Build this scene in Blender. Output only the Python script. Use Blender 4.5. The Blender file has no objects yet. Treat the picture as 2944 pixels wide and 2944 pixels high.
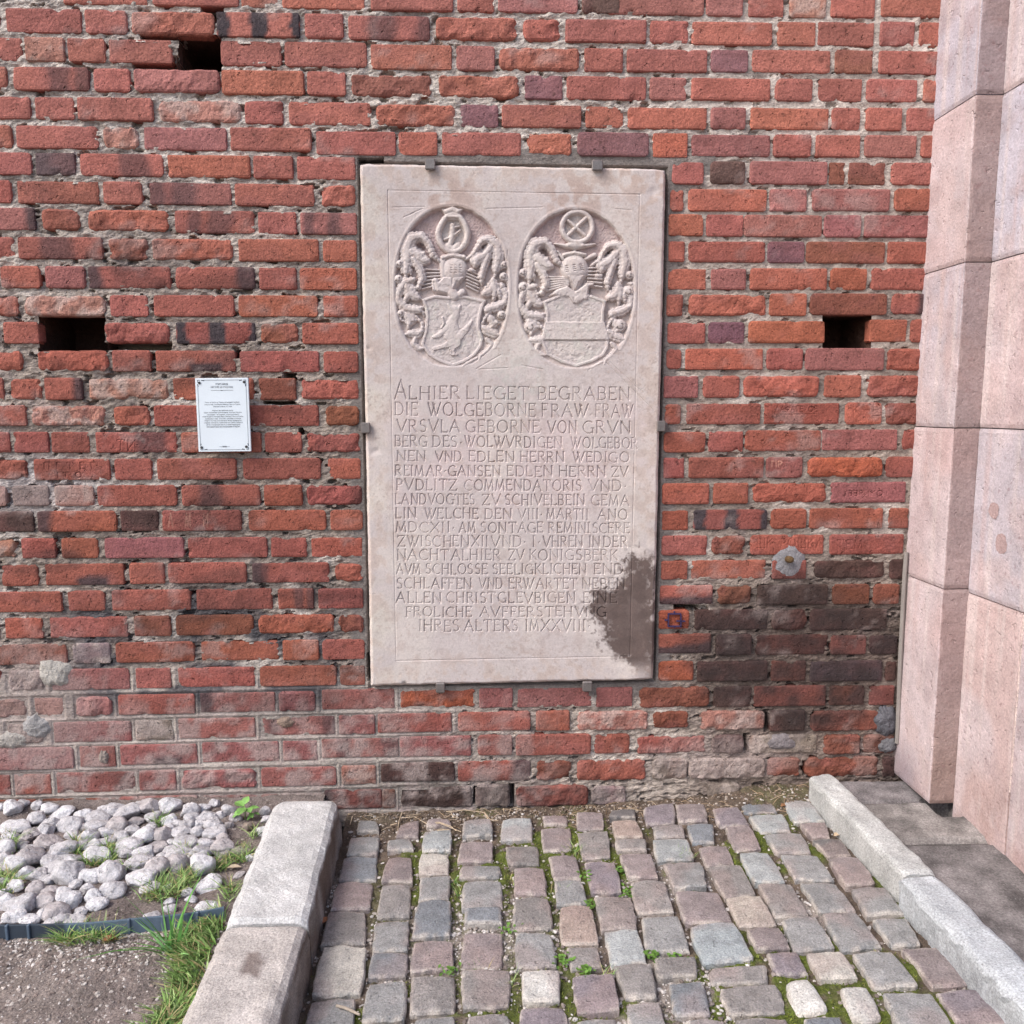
import bpy, math, random
import numpy as np

# ------------------------------------------------------------------ scene, camera, light
scene = bpy.context.scene
COL = scene.collection
F_PX, W_PX = 2318.4, 2944.0
YAW, PITCH, ROLL = (math.radians(a) for a in (2.374, 7.239, 0.128))
CAM = np.array([0.0, -3.0, 1.557])


def cam_axes(yaw, pit, rol):
    f = np.array([math.sin(yaw)*math.cos(pit), math.cos(yaw)*math.cos(pit), -math.sin(pit)])
    r = np.array([math.cos(yaw), -math.sin(yaw), 0.0])
    d = np.cross(f, r)
    c, s = math.cos(rol), math.sin(rol)
    return c*r + s*d, -s*r + c*d, f


AX_R, AX_D, AX_F = cam_axes(YAW, PITCH, ROLL)
cam_data = bpy.data.cameras.new('camera')
cam = bpy.data.objects.new('camera', cam_data)
COL.objects.link(cam)
from mathutils import Matrix
M4 = Matrix.Identity(4)
for i in range(3):
    M4[i][0], M4[i][1], M4[i][2], M4[i][3] = AX_R[i], -AX_D[i], -AX_F[i], CAM[i]
cam.matrix_world = M4
cam_data.sensor_width = 36.0
cam_data.lens = F_PX/W_PX*36.0
cam_data.clip_start, cam_data.clip_end = 0.05, 500.0
scene.camera = cam

world = bpy.data.worlds.new('World')
scene.world = world
world.use_nodes = True
wn, wl = world.node_tree.nodes, world.node_tree.links
SUN_DIR = np.array([-0.74, -0.46, 0.92])          # towards the sun: from the left, above, a little in front of the wall
SUN_DIR = SUN_DIR/np.linalg.norm(SUN_DIR)
sky = wn.new('ShaderNodeTexSky')
sky.sky_type = 'NISHITA'
sky.sun_disc = False
sky.sun_elevation = math.asin(SUN_DIR[2])
sky.sun_rotation = math.atan2(SUN_DIR[0], SUN_DIR[1])
sky.air_density, sky.dust_density, sky.ozone_density = 1.0, 4.0, 1.0
bg = wn['Background'] if 'Background' in wn else wn.new('ShaderNodeBackground')
bg.inputs['Strength'].default_value = 0.125
wl.new(sky.outputs['Color'], bg.inputs['Color'])
sun_d = bpy.data.lights.new('sun', 'SUN')
sun_d.energy, sun_d.angle, sun_d.color = 1.25, math.radians(28), (1.0, 0.99, 0.985)
sun = bpy.data.objects.new('sun', sun_d)
COL.objects.link(sun)
from mathutils import Vector
sun.rotation_euler = Vector(SUN_DIR).to_track_quat('Z', 'Y').to_euler()
sun.location = (-3, -3, 6)
vs = scene.view_settings
vs.view_transform, vs.look, vs.exposure, vs.gamma = 'Standard', 'None', 0.86, 1.0
vs.use_curve_mapping = False
scene.render.engine = 'CYCLES'
scene.cycles.max_bounces = 6

# ------------------------------------------------------------------ helpers
RNG = np.random.default_rng(7)
random.seed(7)


def unproj(px, py, p0, n):
    """pixel of the photograph -> point where its line of sight meets a real plane"""
    px = np.asarray(px, float); py = np.asarray(py, float)
    d = ((px-1472)/F_PX)[..., None]*AX_R + ((py-1472)/F_PX)[..., None]*AX_D + AX_F
    n = np.asarray(n, float)
    t = ((np.asarray(p0, float)-CAM) @ n)/(d @ n)
    return CAM + d*t[..., None]


def proj(P):
    q = np.asarray(P, float)-CAM
    z = q @ AX_F
    return 1472+F_PX*(q @ AX_R)/z, 1472+F_PX*(q @ AX_D)/z


def on_wall(px, py, y=0.0):
    return unproj(px, py, (0, y, 0), (0, 1, 0))


def srgb(r, g, b, k=1.0):
    c = np.array([r, g, b], float)/255.0
    return np.where(c <= 0.04045, c/12.92, ((c+0.055)/1.055)**2.4)*k


def _hash(i, j, k):
    h = (i.astype(np.int64)*374761393 + j.astype(np.int64)*668265263 + k.astype(np.int64)*2147483647) & 0xFFFFFFFF
    h = ((h ^ (h >> 13))*1274126177) & 0xFFFFFFFF
    return ((h ^ (h >> 16)) & 0xFFFF)/65535.0


def noise2(x, y, seed=0):
    xi, yi = np.floor(x), np.floor(y)
    xf, yf = x-xi, y-yi
    u, v = xf*xf*(3-2*xf), yf*yf*(3-2*yf)
    xi, yi = xi.astype(np.int64), yi.astype(np.int64)
    s = np.full_like(xi, seed)
    a, b = _hash(xi, yi, s), _hash(xi+1, yi, s)
    c, d = _hash(xi, yi+1, s), _hash(xi+1, yi+1, s)
    return (a*(1-u)+b*u)*(1-v)+(c*(1-u)+d*u)*v


def fbm(x, y, seed=0, octv=4):
    x = np.asarray(x, float); y = np.asarray(y, float)
    t, a, n = 0.0, 0.5, 0.0
    for o in range(octv):
        t = t+a*noise2(x*2**o+13.7*o, y*2**o-7.1*o, seed+o)
        n += a; a *= 0.5
    return t/n


def sstep(a, b, x):
    t = np.clip((x-a)/(b-a), 0, 1)
    return t*t*(3-2*t)


def grid_faces(nx, ny):
    i, j = np.meshgrid(np.arange(nx-1), np.arange(ny-1), indexing='ij')
    a = (i*ny+j).ravel()
    return np.stack([a, a+ny, a+ny+1, a+1], 1)


def build(name, V, F, mat, parent=None, col=None, origin=None, smooth=False):
    """one mesh object from arrays; V in world metres, F an array of quads or tris (or a list of arrays)"""
    V = np.asarray(V, float)
    if origin is None:
        origin = np.array([V[:, 0].mean(), V[:, 1].mean(), V[:, 2].min()])
    origin = np.asarray(origin, float)
    Fs = F if isinstance(F, list) else [F]
    Fs = [np.asarray(f) for f in Fs if len(f)]
    me = bpy.data.meshes.new(name)
    me.vertices.add(len(V))
    me.vertices.foreach_set('co', (V-origin).astype(np.float32).ravel())
    nl = sum(f.size for f in Fs)
    npol = sum(len(f) for f in Fs)
    me.loops.add(nl); me.polygons.add(npol)
    me.loops.foreach_set('vertex_index', np.concatenate([f.ravel() for f in Fs]).astype(np.int32))
    tot = np.concatenate([np.full(len(f), f.shape[1]) for f in Fs])
    st = np.concatenate([[0], np.cumsum(tot)[:-1]])
    me.polygons.foreach_set('loop_start', st.astype(np.int32))
    me.polygons.foreach_set('use_smooth', np.full(npol, bool(smooth)))
    me.update(calc_edges=True)
    if col is not None:
        col = np.broadcast_to(np.asarray(col, float), (len(V), 3))
        ca = me.color_attributes.new('Col', 'FLOAT_COLOR', 'POINT')
        ca.data.foreach_set('color', np.concatenate([col, np.ones((len(V), 1))], 1).astype(np.float32).ravel())
    me.materials.append(mat)
    o = bpy.data.objects.new(name, me)
    COL.objects.link(o)
    if parent is not None:
        o.parent = parent
        o.location = Vector(origin)-Vector(PLOC[parent.name])
    else:
        o.location = Vector(origin)
    PLOC[o.name] = tuple(origin)
    return o


PLOC = {}


def tag(o, label=None, cat=None, group=None, kind=None):
    if label: o['label'] = label
    if cat: o['category'] = cat
    if group: o['group'] = group
    if kind: o['kind'] = kind
    return o


def thing(name, loc, label, cat, group=None):
    o = bpy.data.objects.new(name, None)
    o.empty_display_size = 0.05
    COL.objects.link(o)
    o.location = Vector(loc)
    PLOC[o.name] = tuple(float(a) for a in loc)
    return tag(o, label, cat, group, 'thing')


class MB:
    """collects pieces into one mesh"""
    def __init__(s): s.V, s.Q, s.T, s.C, s.n = [], [], [], [], 0

    def add(s, V, Q=None, T=None, col=(1, 1, 1)):
        V = np.asarray(V, float)
        if Q is not None and len(Q): s.Q.append(np.asarray(Q)+s.n)
        if T is not None and len(T): s.T.append(np.asarray(T)+s.n)
        s.V.append(V); s.C.append(np.broadcast_to(np.asarray(col, float), (len(V), 3))); s.n += len(V)

    def build(s, name, mat, parent=None, origin=None, smooth=False):
        F = []
        if s.Q: F.append(np.concatenate(s.Q))
        if s.T: F.append(np.concatenate(s.T))
        return build(name, np.concatenate(s.V), F, mat, parent, np.concatenate(s.C), origin, smooth)


def tube(path, rad, n=8):
    """round bar along a path -> V, Q (ends capped with a fan of quads)"""
    P = np.asarray(path, float); rad = np.broadcast_to(np.asarray(rad, float), (len(P),))
    V = []
    for i, p in enumerate(P):
        t = P[min(i+1, len(P)-1)]-P[max(i-1, 0)]; t = t/np.linalg.norm(t)
        a = np.cross(t, [0, 0, 1.0] if abs(t[2]) < 0.9 else [1.0, 0, 0]); a /= np.linalg.norm(a)
        b = np.cross(t, a)
        for k in range(n):
            th = 2*math.pi*k/n
            V.append(p+rad[i]*(math.cos(th)*a+math.sin(th)*b))
    Q = [(i*n+k, i*n+(k+1) % n, (i+1)*n+(k+1) % n, (i+1)*n+k) for i in range(len(P)-1) for k in range(n)]
    T = []
    for base, c in ((0, P[0]), ((len(P)-1)*n, P[-1])):
        V.append(c); ci = len(V)-1
        T += [(base+k, base+(k+1) % n, ci) for k in range(n)]
    return np.array(V), np.array(Q), np.array(T)


def bevel_box(x0, x1, y0, y1, z0, z1, b):
    """box with chamfered edges (24 corner points)"""
    V, idx = [], {}
    for sx, x, dx in ((0, x0, 1), (1, x1, -1)):
        for sy, y, dy in ((0, y0, 1), (1, y1, -1)):
            for sz, z, dz in ((0, z0, 1), (1, z1, -1)):
                for ax in range(3):
                    p = [x+dx*b, y+dy*b, z+dz*b]; p[ax] = (x, y, z)[ax]
                    idx[(sx, sy, sz, ax)] = len(V); V.append(p)
    Q, T = [], []
    g = lambda c, ax: idx[(c[0], c[1], c[2], ax)]
    for ax in range(3):
        o1, o2 = (ax+1) % 3, (ax+2) % 3
        for s in (0, 1):
            ring = []
            for u, v in ((0, 0), (1, 0), (1, 1), (0, 1)):
                c = [0, 0, 0]; c[ax] = s; c[o1] = u; c[o2] = v
                ring.append(g(c, ax))
            Q.append(ring if s else ring[::-1])
        for u in (0, 1):
            for v in (0, 1):
                c0 = [0, 0, 0]; c0[o1] = u; c0[o2] = v; c1 = list(c0); c1[ax] = 1
                Q.append([g(c0, o1), g(c1, o1), g(c1, o2), g(c0, o2)])
    for sx in (0, 1):
        for sy in (0, 1):
            for sz in (0, 1):
                T.append([g((sx, sy, sz), 0), g((sx, sy, sz), 1), g((sx, sy, sz), 2)])
    return np.array(V), np.array(Q), np.array(T)


# ------------------------------------------------------------------ materials
def mat_attr(name, rough=0.9, var=0.25, var_scale=12.0, grain=0.2, grain_scale=220.0, bump=0.4, bump_scale=90.0,
             bump_dist=0.004, speck=0.0, speck_scale=60.0, speck_col=(0.03, 0.025, 0.02), spec=0.25, pits=0.0, pit_scale=70.0,
             flat_col=None, stretch=(1, 1, 1)):
    m = bpy.data.materials.new(name)
    m.use_nodes = True
    nt = m.node_tree; N, L = nt.nodes, nt.links
    bs = N['Principled BSDF']
    bs.inputs['Roughness'].default_value = rough
    bs.inputs['Specular IOR Level'].default_value = spec
    geo = N.new('ShaderNodeNewGeometry')
    mp = N.new('ShaderNodeMapping'); mp.inputs['Scale'].default_value = stretch
    L.new(geo.outputs['Position'], mp.inputs['Vector'])
    pos = mp.outputs['Vector']

    def noise(scale, det=4.0, rgh=0.6):
        n = N.new('ShaderNodeTexNoise')
        n.inputs['Scale'].default_value = scale; n.inputs['Detail'].default_value = det; n.inputs['Roughness'].default_value = rgh
        L.new(pos, n.inputs['Vector'])
        return n.outputs['Fac']

    def mapr(s, a, b, c, d):
        n = N.new('ShaderNodeMapRange')
        for k, v in zip(('From Min', 'From Max', 'To Min', 'To Max'), (a, b, c, d)): n.inputs[k].default_value = v
        L.new(s, n.inputs['Value'])
        return n.outputs['Result']

    def math_(op, a, b):
        n = N.new('ShaderNodeMath'); n.operation = op
        for i, s in enumerate((a, b)):
            if isinstance(s, (int, float)): n.inputs[i].default_value = s
            else: L.new(s, n.inputs[i])
        return n.outputs[0]

    if flat_col is None:
        at = N.new('ShaderNodeAttribute'); at.attribute_name = 'Col'
        base = at.outputs['Color']
    else:
        rgb = N.new('ShaderNodeRGB'); rgb.outputs[0].default_value = (*flat_col, 1)
        base = rgb.outputs[0]
    f1 = mapr(noise(var_scale, 5.0), 0.3, 0.7, 1-var, 1+var)
    f2 = mapr(noise(grain_scale, 3.0, 0.7), 0.3, 0.7, 1-grain, 1+grain)
    fac = math_('MULTIPLY', f1, f2)
    mul = N.new('ShaderNodeVectorMath'); mul.operation = 'SCALE'
    L.new(base, mul.inputs[0]); L.new(fac, mul.inputs['Scale'])
    colr = mul.outputs[0]
    height = mapr(noise(bump_scale, 6.0, 0.65), 0, 1, 0, 1)
    if speck > 0:
        sp = mapr(noise(speck_scale, 2.0, 0.6), 0.62, 0.70, 0, speck)
        mx = N.new('ShaderNodeMix'); mx.data_type = 'RGBA'
        L.new(sp, mx.inputs['Factor']); L.new(colr, mx.inputs['A']); mx.inputs['B'].default_value = (*speck_col, 1)
        colr = mx.outputs['Result']
    if pits > 0:
        pt = mapr(noise(pit_scale, 2.5, 0.55), 0.64, 0.72, 0, 1)
        height = math_('SUBTRACT', height, math_('MULTIPLY', pt, pits))
    L.new(colr, bs.inputs['Base Color'])
    if bump > 0:
        bp = N.new('ShaderNodeBump')
        bp.inputs['Strength'].default_value = bump; bp.inputs['Distance'].default_value = bump_dist
        L.new(height, bp.inputs['Height']); L.new(bp.outputs['Normal'], bs.inputs['Normal'])
    return m


M_BRICK = mat_attr('fired_brick', var=0.16, var_scale=14, grain=0.30, grain_scale=170, bump=0.95, bump_scale=80, bump_dist=0.007,
                   pits=1.1, pit_scale=52, speck=0.45, speck_scale=46, speck_col=(0.05, 0.025, 0.02))
M_MORTAR = mat_attr('lime_mortar', var=0.22, var_scale=9, grain=0.30, grain_scale=160, bump=0.9, bump_scale=110, bump_dist=0.007,
                    speck=0.6, speck_scale=85, speck_col=(0.07, 0.06, 0.055), stretch=(0.6, 1, 1))
M_SLAB = mat_attr('carved_limestone', var=0.07, var_scale=7, grain=0.10, grain_scale=150, bump=0.30, bump_scale=120, bump_dist=0.003,
                  speck=0.22, speck_scale=42, speck_col=(0.20, 0.13, 0.11), pits=0.7, pit_scale=60)
M_SAND = mat_attr('pink_sandstone', var=0.12, var_scale=5, grain=0.20, grain_scale=150, bump=0.65, bump_scale=85, bump_dist=0.005,
                  speck=0.34, speck_scale=46, speck_col=(0.22, 0.12, 0.12), pits=0.9, pit_scale=45)
M_GRANITE = mat_attr('kerb_granite', var=0.18, var_scale=10, grain=0.40, grain_scale=190, bump=0.8, bump_scale=120, bump_dist=0.004,
                     speck=0.35, speck_scale=110, speck_col=(0.08, 0.075, 0.07))
M_PLINTH = mat_attr('weathered_plinth', var=0.5, var_scale=11, grain=0.4, grain_scale=150, bump=0.9, bump_scale=90, bump_dist=0.003,
                    speck=0.3, speck_scale=140, speck_col=(0.42, 0.42, 0.40), stretch=(1, 1, 1))
M_COBBLE = mat_attr('cobble_stone', rough=0.8, var=0.20, var_scale=22, grain=0.38, grain_scale=210, bump=0.85, bump_scale=110, bump_dist=0.006,
                    pits=0.8, pit_scale=70, spec=0.3, speck=0.3, speck_scale=120, speck_col=(0.42, 0.40, 0.38))
M_SOIL = mat_attr('soil', var=0.30, var_scale=14, grain=0.5, grain_scale=170, bump=1.0, bump_scale=120, bump_dist=0.008,
                  speck=0.6, speck_scale=130, speck_col=(0.32, 0.29, 0.27))
M_JOINT = mat_attr('joint_soil', var=0.30, var_scale=22, grain=0.45, grain_scale=210, bump=1.0, bump_scale=140, bump_dist=0.008,
                   speck=0.35, speck_scale=150, speck_col=(0.35, 0.33, 0.30))
M_PEBBLE = mat_attr('river_stone', var=0.2, var_scale=30, grain=0.26, grain_scale=170, bump=1.0, bump_scale=75, bump_dist=0.009, pits=0.6, pit_scale=80,
                    speck=0.25, speck_scale=70, speck_col=(0.16, 0.14, 0.14))
M_LEAF = mat_attr('green_leaf', rough=0.55, var=0.25, var_scale=40, grain=0.1, bump=0.0, spec=0.3)
M_STRAW = mat_attr('dry_straw', rough=0.8, var=0.2, var_scale=40, grain=0.1, bump=0.0)
M_PLASTIC = mat_attr('edging_plastic', rough=0.5, var=0.12, var_scale=12, grain=0.08, bump=0.15, bump_scale=60, spec=0.4)
M_STEEL = mat_attr('clamp_steel', rough=0.5, var=0.15, var_scale=60, grain=0.15, bump=0.1, spec=0.5)
M_STEEL.node_tree.nodes['Principled BSDF'].inputs['Metallic'].default_value = 0.6
M_PLAQUE = mat_attr('plaque_enamel', rough=0.35, var=0.03, var_scale=9, grain=0.02, bump=0.03, spec=0.4)
M_INK = mat_attr('printed_ink', rough=0.6, var=0.0, grain=0.0, bump=0.0)
M_CEMENT = mat_attr('cement_patch', var=0.22, var_scale=20, grain=0.3, grain_scale=180, bump=0.9, bump_scale=90, bump_dist=0.008)

# ------------------------------------------------------------------ brick courses, traced (tile pixel -> photo pixel)
S1 = 1100/1932.0
TILE = dict(A=(0, 0, S1), B=(0, 550, S1), C=(0, 1100, S1), D=(0, 1650, S1), M=(1000, 0, 1000/1932.0),
            E=(1844, 0, S1), F=(1844, 550, S1), G=(1844, 1100, S1), H=(1844, 1650, S1), K=(900, 1900, S1))


def tp(t, x, y):
    ox, oy, s = TILE[t]
    return ox+np.asarray(x, float)*s, oy+np.asarray(y, float)*s


# row: (course, tile, [(x, top, bottom)...], 'x0-x1code ...')
ROWS = [
 (0, 'A', [(300, -105, 12), (1800, -70, 42)], '315-735o 770-1200r 1215-1400o 1425-1835o'),
 (0, 'M', [(100, -85, 50), (1500, -60, 70)], '130-580r 612-810r 838-1275p 1307-1508d'),
 (0, 'E', [(0, -45, 68), (900, -35, 85), (1400, -40, 78)], '-170-315p 332-512p 548-718r 755-935w 965-1180o 1218-1545o'),
 (1, 'A', [(30, 40, 155), (1100, 62, 180), (1760, 72, 190)], '30-405r 430-635r 660-1080oX 1095-1508rU 1542-1730r'),
 (1, 'M', [(0, 85, 215), (1885, 118, 235)], '5-450rV 490-940oX 975-1180oX 1213-1655r 1685-1890r'),
 (1, 'E', [(50, 110, 220), (1400, 112, 228)], '260-660o 693-880o 898-1175r 1212-1378r 1412-1545o'),
 (2, 'A', [(0, 188, 301), (700, 198, 312), (1400, 208, 330), (1800, 215, 335)], '-20-105r 130-320w 343-525r 550-862r 1115-1415r 1438-1848r'),
 (2, 'M', [(300, 248, 378), (1000, 265, 393), (1700, 272, 392)], '132-573r 607-812p 840-1285oX 1320-1525r'),
 (2, 'E', [(0, 252, 358), (950, 252, 362), (1400, 260, 370)], '-68-330r 357-537P 565-955r 985-1168b 1205-1535r'),
 (3, 'A', [(0, 338, 450), (200, 340, 450), (1000, 352, 468), (1700, 365, 480)], '-20-30r 68-447rV 473-652r 677-1110pX 1122-1530o 1555-1742r'),
 (3, 'M', [(0, 410, 530), (1400, 425, 550), (1900, 432, 550)], '15-465bX 505-950oX 988-1190P 1220-1655r 1683-1880p'),
 (3, 'E', [(130, 393, 500), (1000, 400, 507), (1400, 402, 510)], '258-650o 680-865r 900-1112r 1143-1393r 1432-1522o'),
 (4, 'A', [(0, 488, 595), (200, 490, 597), (1200, 508, 618), (1700, 518, 630)], '-20-150r 177-370r 395-767r 800-1213wX 1237-1423r 1460-1868r'),
 (4, 'M', [(400, 578, 700), (1500, 592, 705)], '155-597oX 628-833P 860-1293r 1325-1530o'),
 (4, 'E', [(0, 545, 645), (900, 545, 650), (1400, 547, 657)], '-63-328o 355-525p 557-947o 967-1105r 1140-1315r 1347-1508r'),
 (5, 'A', [(0, 635, 742), (200, 637, 745), (1300, 648, 758)], '-20-55r 83-490r 520-697wX 727-1140p 1165-1567r'),
 (5, 'M', [(0, 732, 855), (400, 735, 858), (1500, 740, 860), (1800, 740, 872)], '-172-262r 285-493o 527-960r 993-1245oX 1280-1668P 1700-1885O'),
 (5, 'E', [(300, 682, 785), (1200, 685, 790)], '258-650p 672-855r 887-1103r 1133-1388p 1420-1505o'),
 (6, 'A', [(0, 770, 877), (1000, 785, 890), (1700, 795, 905)], '-20-153r 180-375D 407-820rV 848-1258o 1283-1475r 1503-1790r'),
 (6, 'E', [(230, 820, 925), (600, 815, 925), (1380, 825, 930)], '160-313r 353-522d 553-937p 953-1028b 1052-1232b 1267-1490r'),
 (7, 'A', [(0, 912, 1020), (200, 913, 1022), (1000, 925, 1030), (1700, 935, 1040)], '-20-50r 85-492r 523-713r 757-1163pV 1188-1582r 1620-1793oX'),
 (7, 'E', [(180, 960, 1062), (1300, 955, 1062)], '150-212o 242-630o 652-835p 870-1255p 1283-1485o'),
 (8, 'B', [(0, 85, 190), (600, 93, 200), (1100, 98, 207), (1650, 113, 215)], '-20-172pR 207-403oX 440-850oX 883-1280rV 1305-1492r 1520-1798pV'),
 (8, 'F', [(220, 118, 220), (800, 122, 228), (1300, 125, 228)], '143-310o 333-512r 522-912p 928-1107p 1132-1476p'),
 (9, 'B', [(0, 232, 335), (700, 237, 342), (1400, 243, 350), (1700, 250, 352)], '-20-65r 93-513rV 548-743oX 767-1175oX 1207-1605o 1633-1797o'),
 (9, 'F', [(180, 255, 352), (1000, 257, 360)], '143-217o 243-625o 643-823P 838-1230b 1250-1464o'),
 (10, 'B', [(0, 380, 485), (1000, 382, 487), (1650, 392, 495)], '-160--20r 7-200o 230-425p 445-855rL 888-1283rR 1310-1493r 1517-1797o'),
 (10, 'F', [(230, 395, 492), (1000, 390, 495)], '140-325o 357-527p 555-937o 960-1138o 1168-1451r'),
 (11, 'B', [(0, 527, 630), (1000, 527, 628), (1700, 530, 630)], '-20-90oX 120-530wX 555-742r 778-1178r 1207-1600o 1635-1803o'),
 (11, 'F', [(170, 525, 627), (800, 518, 625), (1350, 520, 615)], '132-207r 243-633oX 653-833o 858-1240b 1270-1434rR'),
 (12, 'B', [(0, 663, 765), (700, 663, 765), (1650, 668, 768)], '18-193r 527-853rX 890-1285rU 1315-1505bX 1530-1805o'),
 (12, 'F', [(230, 668, 765), (700, 658, 765), (1250, 652, 753), (1400, 648, 760)], '137-320r 343-520P 547-925o 1160-1338o 1365-1430o'),
 (13, 'B', [(0, 803, 908), (1000, 808, 905), (1700, 812, 912)], '-20-110oX 188-545oX 567-757r 788-1185rB 1213-1607r 1637-1805r'),
 (13, 'F', [(160, 800, 893), (450, 797, 900), (1000, 795, 897), (1330, 795, 905)], '132-200r 228-612o 638-815r 833-1225p 1245-1418oX'),
 (14, 'B', [(0, 945, 1050), (600, 945, 1050), (1700, 948, 1050)], '-170-12r 40-205oX 228-412rR 445-850wX 875-1278o 1310-1490b 1520-1810oX'),
 (14, 'F', [(200, 937, 1040), (700, 933, 1038), (1300, 930, 1037)], '118-285p 317-495o 517-897oX 928-1110o 1142-1408rX'),
 (15, 'C', [(0, 118, 215), (600, 118, 217), (1700, 118, 217)], '-20-127r 157-533wX 572-755oX 780-1168o 1203-1605r 1645-1812bX'),
 (15, 'G', [(160, 113, 207), (400, 108, 210), (900, 105, 205), (1300, 103, 210)], '122-197o 230-602r 625-1000r 1035-1215o 1238-1403bX'),
 (16, 'C', [(0, 253, 350), (1800, 255, 350)], '-20-45r 70-240r 262-447r 483-887rV 917-1315r 1340-1520r 1547-1818rX'),
 (16, 'G', [(220, 255, 350), (600, 245, 345), (1100, 240, 337)], '118-322o 343-513r 530-908r 920-1292p 1325-1392r'),
 (17, 'C', [(0, 392, 490), (700, 388, 488), (1500, 385, 485)], '-20-135oX 172-550r 580-762r 795-1190r 1230-1617r 1657-1818o'),
 (17, 'G', [(160, 383, 480), (700, 380, 478), (1100, 378, 475)], '117-215r 245-615r 635-812p 843-1217OX 1242-1378r'),
 (18, 'C', [(0, 525, 620), (700, 522, 622), (1500, 520, 618)], '-20-28r 62-243d 275-470w 493-888r 920-1310rV 1337-1523o 1547-1827oX'),
 (18, 'G', [(220, 513, 612), (750, 508, 605), (1150, 505, 603)], '110-340o 368-537o 565-937oX 962-1335p'),
 (19, 'C', [(0, 655, 750), (700, 650, 748), (1700, 647, 742)], '-20-165d 192-585oL 610-795d 820-1215r 1257-1643o 1672-1827o'),
 (19, 'G', [(170, 650, 745), (450, 645, 738), (1000, 638, 733)], '107-235o 268-633rU 660-832o 855-1217o 1255-1348r'),
 (20, 'C', [(0, 792, 887), (1000, 785, 882), (1700, 788, 878)], '-20-75wX 107-275r 310-490o 530-925p 952-1345r 1370-1545r 1575-1827o'),
 (20, 'G', [(220, 778, 870), (700, 772, 865), (1150, 770, 865)], '107-330r 357-525bX 557-920r 957-1325r'),
 (21, 'C', [(0, 928, 1028), (400, 918, 1020), (1000, 912, 1010), (1700, 915, 1005)], '-200--25r 8-188r 230-620rB 655-825r 850-1240r 1275-1658rL 1692-1830rX'),
 (21, 'G', [(170, 905, 992), (450, 900, 990), (1050, 897, 988)], '105-230o 258-627o 665-830r 875-1230dX 1260-1325d'),
 (22, 'D', [(0, 98, 192), (800, 83, 182), (1700, 78, 172)], '-90-308r 343-525r 565-958r 992-1370r 1407-1580rV 1610-1830r'),
 (22, 'H', [(220, 63, 150), (700, 60, 155), (1100, 55, 150)], '98-357rT 387-557bX 590-938d 970-1150b 1177-1300b'),
 (23, 'D', [(0, 230, 327), (700, 218, 315), (1500, 205, 300), (1770, 207, 300)], '-170--10r 25-210o 252-640r 677-858b 890-1275b 1305-1685oX 1710-1835bX'),
 (23, 'H', [(160, 187, 277), (500, 183, 283), (1000, 180, 283)], '90-240O 275-635d 660-837bX 857-1240d'),
 (24, 'D', [(0, 365, 463), (450, 355, 452), (800, 347, 440), (1500, 340, 435), (1700, 335, 430)], '-60-330b 370-553g 588-977o 1015-1403o 1430-1605o 1630-1838r'),
 (24, 'H', [(220, 305, 398), (500, 310, 410), (1000, 315, 405)], '90-350rT 380-553d 583-942b 962-1133r 1153-1290d'),
 (25, 'D', [(0, 487, 597), (500, 485, 580), (1000, 477, 572), (1700, 467, 560)], '40-220gX 262-650p 687-860r 900-1283r 1315-1695o 1720-1840b'),
 (25, 'H', [(170, 445, 537), (450, 445, 543), (1000, 443, 540)], '90-262O 287-635d 662-830b 857-1215D 1237-1290d'),
 (26, 'D', [(0, 638, 733), (500, 620, 715), (1000, 607, 700), (1600, 595, 690)], '-220-132bX 175-315r 385-565pX 600-980r 1012-1385pL 1410-1588p'),
 (26, 'K', [(200, 147, 245), (900, 143, 235), (1500, 138, 230)], '45-410p 440-820OX 843-1005p 1035-1405p 1435-1610p'),
 (26, 'H', [(0, 575, 677), (700, 570, 668), (1200, 570, 660)], '-10-345bX 370-553d 573-930r 955-1127b 1157-1275r'),
 (27, 'D', [(0, 760, 862), (500, 750, 848), (1000, 735, 830), (1700, 717, 807)], '35-220gX 272-660p 685-872g 905-1285p 1322-1690pV 1715-1890p'),
 (27, 'K', [(300, 273, 362), (1000, 260, 350), (1500, 255, 352)], '330-697r 735-1095r 1130-1293o 1335-1690wX'),
 (27, 'H', [(150, 697, 780), (450, 693, 790), (1000, 692, 795)], '60-240bX 297-625wX 655-825d 857-1200bX'),
 (28, 'D', [(0, 887, 992), (800, 865, 960), (1500, 845, 940)], '-60-368p 403-580p 610-993pB 1022-1405p 1432-1600p'),
 (28, 'K', [(230, 400, 488), (620, 383, 480), (1200, 372, 472), (1500, 376, 468)], '45-430pV 440-795p 835-1003p 1028-1400r 1425-1597r'),
 (28, 'H', [(0, 825, 908), (450, 815, 910), (1000, 815, 910)], '-20-330rX 357-515dX 545-890gX 920-1105bX 1125-1280bX'),
 (29, 'D', [(0, 1022, 1118), (450, 1003, 1105), (800, 995, 1090), (1400, 985, 1075), (1800, 970, 1060)], '-150-48r 75-253r 287-680p 705-885p 915-1295pX 1322-1695p 1728-1895w'),
 (29, 'K', [(230, 530, 612), (500, 517, 607), (900, 510, 605), (1500, 503, 605)], '345-712d 735-1095rR 1127-1305bX 1335-1680rX'),
 (29, 'H', [(150, 935, 1040), (430, 935, 1042), (720, 930, 1020), (1000, 925, 1030)], '55-233gX 240-625gX 635-805bX 830-1200bX 1225-1285d'),
 (30, 'D', [(0, 1148, 1260), (600, 1130, 1240), (1200, 1117, 1230), (1600, 1110, 1215)], '-120-190b 215-585b 605-1000p 1025-1405p 1425-1640g'),
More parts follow.
